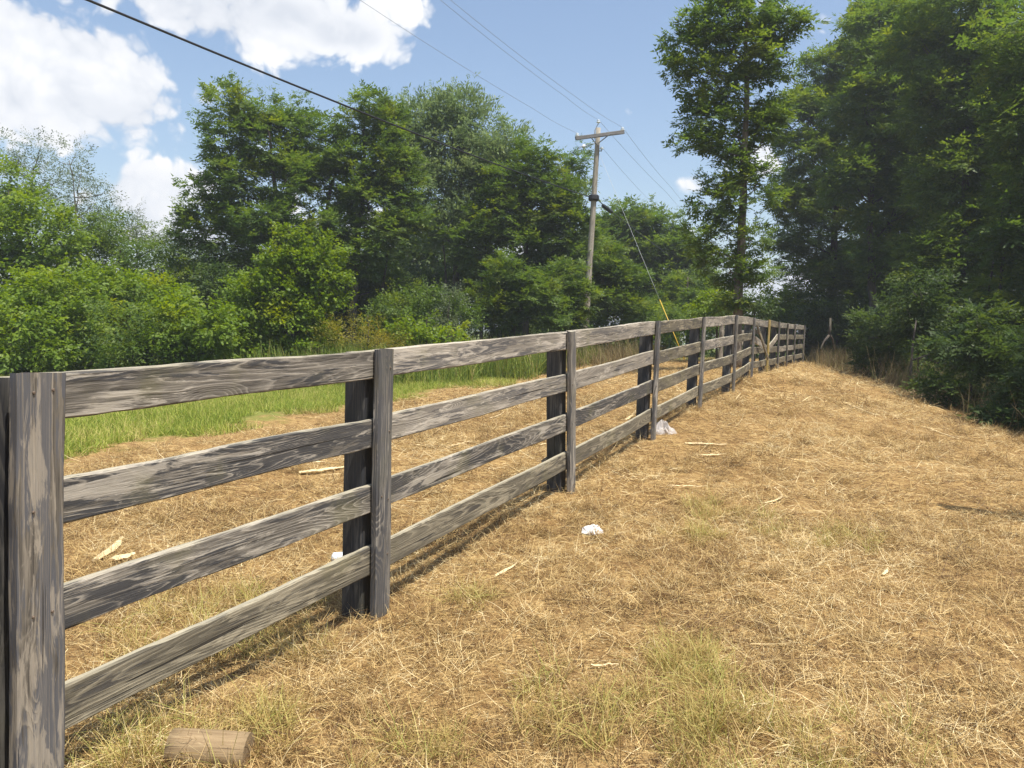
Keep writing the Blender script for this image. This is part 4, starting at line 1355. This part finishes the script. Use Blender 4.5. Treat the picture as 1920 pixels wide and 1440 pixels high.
# two unseen trees added for shade, then deep wood behind the right-hand edge and behind the left tree line, so that no bare horizon shows
for (lx, ly, lab, sd) in [(13.3, 10.3, 'tall locust outside the right picture edge, added so that its shade darkens the brush', 991), (14.8, 14.5, 'second tall locust outside the right picture edge, added to shade the brush', 992)]:
    px_ = 960 + F * lx / ly
    k_ = F / ly
    lo = [(px_ + k_ * random.uniform(-2.4, 2.4), 640 - k_ * (1.0 + 8.5 * (q + random.random()) / 14), k_ * 1.3, k_ * 1.0) for q in range(14)]
    tree('locust_tree', lab, 'tree', [(px_, 760), (px_, 640 - k_ * 3), (px_, 640 - k_ * 8)], .2, lo, 'locust_dark', 0.8, 1.35, GR, 'bark_dark', ly, sd)
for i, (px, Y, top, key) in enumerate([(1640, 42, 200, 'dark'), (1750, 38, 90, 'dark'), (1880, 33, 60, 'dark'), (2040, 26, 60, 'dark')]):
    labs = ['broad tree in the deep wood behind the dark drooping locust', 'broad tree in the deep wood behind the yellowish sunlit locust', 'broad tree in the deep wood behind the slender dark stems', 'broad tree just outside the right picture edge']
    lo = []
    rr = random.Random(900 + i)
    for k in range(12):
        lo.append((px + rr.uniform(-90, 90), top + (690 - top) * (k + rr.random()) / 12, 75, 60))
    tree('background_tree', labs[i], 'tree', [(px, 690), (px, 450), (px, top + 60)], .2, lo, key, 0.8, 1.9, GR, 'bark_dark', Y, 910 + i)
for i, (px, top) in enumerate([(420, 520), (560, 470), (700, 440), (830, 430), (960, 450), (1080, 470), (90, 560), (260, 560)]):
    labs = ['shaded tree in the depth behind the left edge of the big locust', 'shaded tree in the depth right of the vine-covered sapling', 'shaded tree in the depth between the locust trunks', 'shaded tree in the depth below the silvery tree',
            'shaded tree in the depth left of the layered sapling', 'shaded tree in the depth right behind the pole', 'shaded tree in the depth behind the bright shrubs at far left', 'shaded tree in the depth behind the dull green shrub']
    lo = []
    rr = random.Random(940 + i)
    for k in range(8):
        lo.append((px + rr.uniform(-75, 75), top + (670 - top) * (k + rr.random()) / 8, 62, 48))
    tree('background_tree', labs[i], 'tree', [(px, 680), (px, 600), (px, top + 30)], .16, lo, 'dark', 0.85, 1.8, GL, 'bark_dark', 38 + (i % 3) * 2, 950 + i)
snag = empty('shadow_caster_snag', (4.42, 5.78, gz(4.42, 5.78)))  # unseen snag, added only to cast a shadow onto the straw
tag(snag, 'made-up broken snag just outside the right picture edge, added to cast a shadow on the straw', 'snag')
mb = MB()
sb_ = Vector((4.42, 5.78, gz(4.42, 5.78)))
rs = random.Random(77)
spts, srad = [], []
for k in range(13):
    t = k / 12
    spts.append(sb_ + Vector((-.13 * t * t + rs.uniform(-.012, .012), .05 * t + rs.uniform(-.012, .012), -.2 + 2.2 * t)))
    srad.append((.14 - .055 * t) * rs.uniform(.9, 1.1))
mb.tube(spts, srad, 11)
for (k, dx, dy, dz, l, r_) in [(5, -.8, .3, .5, .28, .03), (8, .7, -.5, .6, .35, .028), (10, -.5, -.6, .7, .22, .022), (12, .2, .1, 1, .16, .05), (12, -.5, .2, 1, .12, .035)]:
    d_ = Vector((dx, dy, dz)).normalized()
    mb.tube([spts[k], spts[k] + d_ * l * .6 + Vector((0, 0, .03)), spts[k] + d_ * l], [r_ * 1.3, r_, r_ * .45], 6)
obj('trunk', mb.mesh('trunk', True), M['bark_grey'], snag)
# pale dead branches in front of the shade
dead = empty('dead_sapling', on_ground(1703, 730))
tag(dead, 'thin bare leaning sapling at the field edge under the right-hand trees', 'tree')
mb = MB()
d0 = on_ground(1703, 730)
Yd = d0.y
mb.tube([d0 - Vector((0, 0, .1)), P(1708, 690, Yd), P(1712, 640, Yd), P(1718, 600, Yd + .1)], [.035, .03, .024, .015], 6)
mb.tube([P(1709, 676, Yd), P(1728, 670, Yd - .1), P(1742, 664, Yd - .1)], [.025, .022, .015], 6)
mb.tube([P(1706, 722, Yd), P(1722, 714, Yd - .1), P(1730, 700, Yd)], [.02, .018, .01], 6)
obj('trunk', mb.mesh('trunk', True), M['bark_dark'], dead)
fork = empty('forked_branch', P(1556, 650, 27.0))
tag(fork, 'pale forked stick standing upside down beside the end of the fence', 'branch')
mb = MB()
mb.tube([P(1557, 596, 26.5), P(1556, 618, 26.5), P(1555, 630, 26.5)], [.035, .045, .05], 6)
f0 = P(1545, 640, 26.4)
mb.tube([P(1555, 628, 26.5), f0, P(1538, 655, 26.2)], [.045, .035, .03], 6)
mb.tube([P(1556, 628, 26.5), P(1561, 636, 26.6), P(1565, 655, 26.8)], [.04, .03, .025], 6)
obj('stick', mb.mesh('stick', True), M['bark_dark'], fork)

# ------------------------------------------------------------------ straw, grass and weeds
def tri_d(x, y):
    """signed distance right of the shaded field edge"""
    ex = np.interp(y, [0, 6, 11.5, 16, 21, 27, 40], [8, 8, P(1920, 822, 11.5).x, P(1700, 738, 16).x, P(1600, 702, 21).x, P(1520, 682, 27).x, 13])
    return x - ex


def in_view(x, y, pad=0.6):
    return (np.abs(x) < y * 0.70 + pad)


def sample(n, x0, x1, y0, y1, cond):
    x, y = rng.uniform(x0, x1, n), rng.uniform(y0, y1, n)
    k = cond(x, y)
    return x[k], y[k]


def flat_scatter(name, key, x, y, s0, s1, dz=0.0, tilt=0.12):
    z = ground_z(x, y) + dz
    n = len(x)
    rot = np.stack([rng.normal(0, tilt, n), rng.normal(0, tilt, n), rng.uniform(0, 6.28, n)], -1)
    return scatter(name, key, np.stack([x, y, z], -1), rot, rng.uniform(s0, s1, n))


def tiles(name, key, sp, x0, x1, y0, y1, cond, s0=.9, s1=1.15, comb=None, dz=0.0):
    """litter in patches on a jittered grid that follow the slope of the ground"""
    X, Y = np.meshgrid(np.arange(x0, x1, sp), np.arange(y0, y1, sp))
    x = X.ravel() + rng.uniform(-.25, .25, X.size) * sp
    y = Y.ravel() + rng.uniform(-.25, .25, X.size) * sp
    k = cond(x, y)
    x, y = x[k], y[k]
    e = sp * .5
    z = (ground_z(x, y) + ground_z(x + e, y) + ground_z(x - e, y) + ground_z(x, y + e) + ground_z(x, y - e)) / 5
    dzx = (ground_z(x + e, y) - ground_z(x - e, y)) / (2 * e)
    dzy = (ground_z(x, y + e) - ground_z(x, y - e)) / (2 * e)
    a = rng.uniform(0, 6.28, len(x)) if comb is None else comb + rng.normal(0, .25, len(x)) + np.pi * rng.integers(0, 2, len(x))
    rots = []
    for i in range(len(x)):
        nrm = Vector((-dzx[i], -dzy[i], 1)).normalized()
        R = Vector((0, 0, 1)).rotation_difference(nrm).to_matrix() @ Matrix.Rotation(a[i], 3, 'Z')
        rots.append(tuple(R.to_euler()))
    return scatter(name, key, np.stack([x, y, z + dz], -1), rots, rng.uniform(s0, s1, len(x)))


straw_ok = lambda x, y: in_view(x, y) & (strip_d(x, y) < rng.normal(0.0, 0.3, len(x))) & (tri_d(x, y) < 1.5)
o = tiles('straw_litter', 'straw', 0.40, -4, 5, 1.0, 6.2, straw_ok)
tag(o, 'dry brown straw litter covering the near ground', 'straw', kind='stuff')
o = tiles('straw_litter', 'straw_mid', 0.95, -7, 9, 6.2, 13.0, straw_ok, comb=-.25)
tag(o, 'sunlit tan straw covering the middle of the field', 'straw', kind='stuff')
o = tiles('straw_litter', 'straw_far', 1.7, -7, 13, 13.2, 30.0, straw_ok, comb=-.2)
tag(o, 'pale chopped straw on the far rise of the field', 'straw', kind='stuff')
x, y = sample(1500, -4.5, 5.5, 1.3, 7.5, lambda x, y: straw_ok(x, y) & (np.sin(2.1 * x + 1.3 * y) + np.sin(3.7 * y - 1.9 * x) + rng.normal(0, .8, len(x)) > .2))
o = flat_scatter('straw_clumps', 'clump', x, y, 0.5, 1.25, tilt=.2)
tag(o, 'matted clumps of dead grass on the near ground', 'straw', kind='stuff')
x, y = sample(2600, -6, 9, 7.0, 16, lambda x, y: straw_ok(x, y) & (np.sin(1.3 * x + .9 * y) + np.sin(2.2 * y - 1.4 * x) + rng.normal(0, .8, len(x)) > .3))
o = flat_scatter('straw_clumps', 'clump', x, y, 0.7, 1.5, tilt=.2)
tag(o, 'matted clumps of dead grass farther up the field', 'straw', kind='stuff')
x, y = sample(900, -4, 5, 1.3, 7, straw_ok)
o = flat_scatter('dry_grass_tufts', 'drytuft', x, y, 0.6, 1.1)
tag(o, 'dry bent grass tufts standing out of the straw', 'grass', kind='stuff')
xs, ys, ss = [], [], []
for (px, py, rad, n_) in [(1300, 1250, .17, 24), (1345, 1330, .2, 18), (1260, 1400, .14, 10), (1390, 1420, .25, 9), (1330, 960, .22, 18), (1560, 1010, .35, 16), (1450, 1000, .3, 10), (1100, 1330, .25, 20), (480, 1390, .2, 20), (250, 1400, .2, 20),
                       (540, 1210, .2, 14), (880, 1130, .12, 8), (330, 1180, .4, 26), (520, 1130, .25, 14), (1300, 1010, .2, 12), (1480, 1430, .25, 18), (1600, 1380, .3, 10), (780, 1440, .2, 14)]:
    c = on_ground(px, py)
    a, r_ = rng.uniform(0, 6.28, n_), rad * np.sqrt(rng.uniform(0, 1, n_))
    xs.append(c.x + r_ * np.cos(a))
    ys.append(c.y + 1.3 * r_ * np.sin(a))
o = flat_scatter('grass_tufts', 'tuft', np.concatenate(xs), np.concatenate(ys), 0.6, 1.1)
tag(o, 'yellow-green grass tufts growing through the straw', 'grass', kind='stuff')
grass_ok = lambda x, y: in_view(x, y, 1.5) & (strip_d(x, y) > rng.normal(0.9, 0.75, len(x)))
o = tiles('green_grass', 'grass', 0.62, -16, 4, 6.5, 27, grass_ok, .62, 1.0)
tag(o, 'bright green grass strip between the straw and the shrubs', 'grass', kind='stuff')
o = tiles('tall_weeds', 'weed', 0.8, -13, 6, 19, 31, lambda x, y: in_view(x, y, 1.0) & (x > -6.5) & (y > 17.5 + 0.6 * np.clip(x + 6, 0, 12)) & (strip_d(x, y) > 0.6) & (rng.uniform(0, 1, len(x)) < .85), .75, 1.25)
tag(o, 'tall green weeds at the foot of the tree line', 'weeds', kind='stuff')
o = tiles('dry_weeds', 'weed_dry', 0.9, -1, 9, 25, 34, lambda x, y: (np.abs(x - y * 0.09) < 2.2) & (strip_d(x, y) > -3.5) & (y > 26), .7, 1.3)
tag(o, 'brownish dry weeds around the foot of the utility pole', 'weeds', kind='stuff')
o = tiles('edge_weeds', 'weed_dry', 0.6, 5, 16, 10, 31, lambda x, y: (tri_d(x, y) > rng.uniform(0.0, 0.7, len(x))) & (tri_d(x, y) < 4.0), .5, 1.0)
tag(o, 'dry stalks and weeds in the shade at the right field edge', 'weeds', kind='stuff')
o = tiles('edge_weeds', 'weed', 1.0, 5, 16, 10, 31, lambda x, y: (tri_d(x, y) > 1.2) & (tri_d(x, y) < 4.0), .4, .8)
tag(o, 'green weeds in the shade at the right field edge', 'weeds', kind='stuff')

# ------------------------------------------------------------------ things lying about
def ground_pt(px, py, dz=0.0):
    p = on_ground(px, py)
    return Vector((p.x, p.y, gz(p.x, p.y) + dz))


# cut log in the left foreground
A, B = ground_pt(322, 1425, 0.02), ground_pt(466, 1432, 0.02)
lg = obj('log', log_mesh('log', (B - A).length, [0.068, 0.070, 0.069, 0.068, 0.066], 20, 8, 0.05), M['log'])
place_frame(lg, A + Vector((0, 0, .02)), B - A, Vector((0, 0, 1)))
tag(lg, 'short cut brown log lying in the grass at the bottom left', 'log')


def stick(name, label, p0, p1, r, mat='splinter', bend=0.06, cat='stick', group=None, flatk=0.5, dz=0.02):
    a, b = ground_pt(*p0, dz), ground_pt(*p1, dz)
    L = (b - a).length
    mb = MB()
    n = 8
    vs, fs = [], []
    d = (b - a).normalized()
    s = d.cross(Vector((0, 0, 1))).normalized()
    pts = []
    for k in range(n + 1):
        t = k / n
        p = a.lerp(b, t) + s * bend * L * math.sin(math.pi * t) + Vector((0, 0, random.uniform(-.003, .006)))
        pts.append((p, r * (0.45 + 0.55 * math.sin(math.pi * min(1, t * 1.15 + .1))) * random.uniform(.85, 1.1)))
    prof = [(-1, 0), (-.5, .8), (.4, 1), (1, .2), (.6, -.7), (-.4, -.9)]
    for p, rr in pts:
        for (u, w) in prof:
            vs.append(p + s * u * rr + Vector((0, 0, 1)) * w * rr * flatk)
    m = len(prof)
    for i in range(n):
        for k in range(m):
            k2 = (k + 1) % m
            fs.append((i * m + k, i * m + k2, (i + 1) * m + k2, (i + 1) * m + k))
    fs.append(tuple(range(m - 1, -1, -1)))
    fs.append(tuple(n * m + k for k in range(m)))
    mb.add(vs, fs)
    o = obj(name, mb.mesh(name), M[mat])
    tag(o, label, cat, group)
    return o


SG = 'pale wood splinters lying in the straw'
stick('wood_splinter', 'long pale split branch seen between the first rails near the left post', (178, 1056), (228, 1012), 0.035, bend=.05, group=SG)
stick('wood_splinter', 'broad pale wood chip right of the long split branch behind the fence', (212, 1055), (250, 1043), 0.05, bend=.02, group=SG, flatk=.25)
stick('wood_splinter', 'white peeled stick lying right of the clear plastic in the field', (1284, 834), (1362, 836), 0.028, bend=.06, group=SG)
stick('wood_splinter', 'tan bark slab just below the white peeled stick', (1310, 857), (1362, 855), 0.035, bend=.02, group=SG, flatk=.25)
stick('wood_splinter', 'pale yellow splinter right of the second fence post', (928, 1086), (972, 1058), 0.014, bend=.03, group=SG)
stick('wood_splinter', 'thin pale splinter in the middle of the foreground straw', (1108, 1256), (1160, 1252), 0.008, bend=.03, group=SG)
stick('wood_splinter', 'curved pale stalk standing out on the right part of the field', (1432, 950), (1450, 920), 0.012, bend=.15, group=SG, dz=.03)
stick('wood_splinter', 'long thin straw stalk lying across the middle of the field', (1250, 915), (1326, 916), 0.010, bend=.02, group=SG)
stick('wood_splinter', 'pale stalk at the bottom edge below the log', (240, 1432), (320, 1424), 0.007, bend=.15, group=SG)
stick('wood_splinter', 'orange split wood piece beyond the first bay beside the dark post', (560, 890), (655, 878), 0.045, bend=.04, group=SG, flatk=.4)
stick('wood_splinter', 'short pale chip under the third rail of the second bay', (1172, 790), (1192, 772), 0.03, bend=.03, group=SG)
stick('wood_splinter', 'long thin branch lying on the slope below the right-hand trees', (1580, 755), (1650, 782), 0.02, bend=.03, group=SG)
stick('wood_splinter', 'pale straw streak on the slope right of the long thin branch', (1740, 805), (1800, 826), 0.014, bend=.02, group=SG)
stick('wood_splinter', 'small bleached stick upright-looking beside the yellow tufts', (1655, 1085), (1664, 1070), 0.012, bend=.03, group=SG)
for k in range(26):
    px, py = random.uniform(560, 1060), random.uniform(735, 900)
    if py < 735 + (1060 - px) * 0.16:
        continue
    dx, dy = random.uniform(18, 48), random.uniform(-12, 4)
    stick('wood_chip', 'one of the small pale wood chips scattered in the straw beyond the fence', (px, py), (px + dx, py + dy), random.uniform(.008, .02), bend=.04, cat='wood chip', group='pale wood chips beyond the fence', flatk=.4)
# board end leaning against the third post
A, B = P(1018, 866, 7.2), P(1056, 838, 6.85)
o = obj('loose_stake', board_mesh('loose_stake', (B - A).length, 0.035, 0.035, 6, .002, 0, .003, 460), M['rail_brown'])
place_frame(o, A, B - A)
tag(o, 'short loose stake poking out behind the third fence post', 'stake')


def crumple(name, label, c, rx, ry, h, mat, seed, cat):
    r = random.Random(seed)
    mb = MB()
    n, mrings = 22, 7
    vs, fs = [c + Vector((0, 0, h * 0.9))], []
    ph = [r.uniform(0, 6.28) for _ in range(6)]
    for i in range(1, mrings + 1):
        t = i / mrings
        for k in range(n):
            a = 2 * math.pi * k / n
            rad = t * (1 + 0.18 * math.sin(2 * a + ph[0]) + 0.12 * math.sin(5 * a + ph[1]) + r.uniform(-.1, .1))
            z = h * (1 - t ** 2.2) * (0.8 + 0.35 * math.sin(3 * a + 4 * t + ph[2])) + r.uniform(-.13, .13) * h
            vs.append(c + Vector((rad * rx * math.cos(a), rad * ry * math.sin(a), max(-0.01, z) if i < mrings else -0.012)))
    for k in range(n):
        fs.append((0, 1 + k, 1 + (k + 1) % n))
    for i in range(mrings - 1):
        for k in range(n):
            k2 = (k + 1) % n
            fs.append((1 + i * n + k, 1 + (i + 1) * n + k, 1 + (i + 1) * n + k2, 1 + i * n + k2))
    mb.add(vs, fs)
    o = obj(name, mb.mesh(name), M[mat])
    tag(o, label, cat)
    return o


c = ground_pt(1111, 999, 0.02)
crumple('crumpled_wrapper', 'crumpled white plastic wrapper lying in the open straw', c, .065, .10, .035, 'plastic', 3, 'litter')
c = ground_pt(1243, 812, 0.0)
crumple('plastic_sheet', 'clear crumpled plastic bag at the foot of the fourth fence post', c, .14, .16, .14, 'film', 4, 'litter')
c = ground_pt(640, 1056, 0.035)
mb = MB()
mb.tube([c + Vector((-.06, 0, 0)), c + Vector((-.05, .0, .0)), c + Vector((.05, .03, 0)), c + Vector((.06, .034, 0))], [.02, .033, .033, .02], 14)
o = obj('drink_can', mb.mesh('drink_can', True), M['porcelain'])
tag(o, 'pale crushed can behind the lowest rail next to the second post', 'can')

# ------------------------------------------------------------------ summer haze
HAZE = 0.0012
mm, T, out = new_mat('summer_haze')
vol = T.n('ShaderNodeVolumePrincipled', None, Color=(0.86, 0.92, 1.0, 1), Density=HAZE, Anisotropy=0.2)
T.put(out.inputs['Volume'], vol.outputs[0])
mb = MB()
mb.box((0, 300, 15.5), (1400, 1200, 35))
hz_ = obj('haze', mb.mesh('haze'), mm)
tag(hz_, 'thin pale summer haze over the whole place', 'haze', kind='stuff')
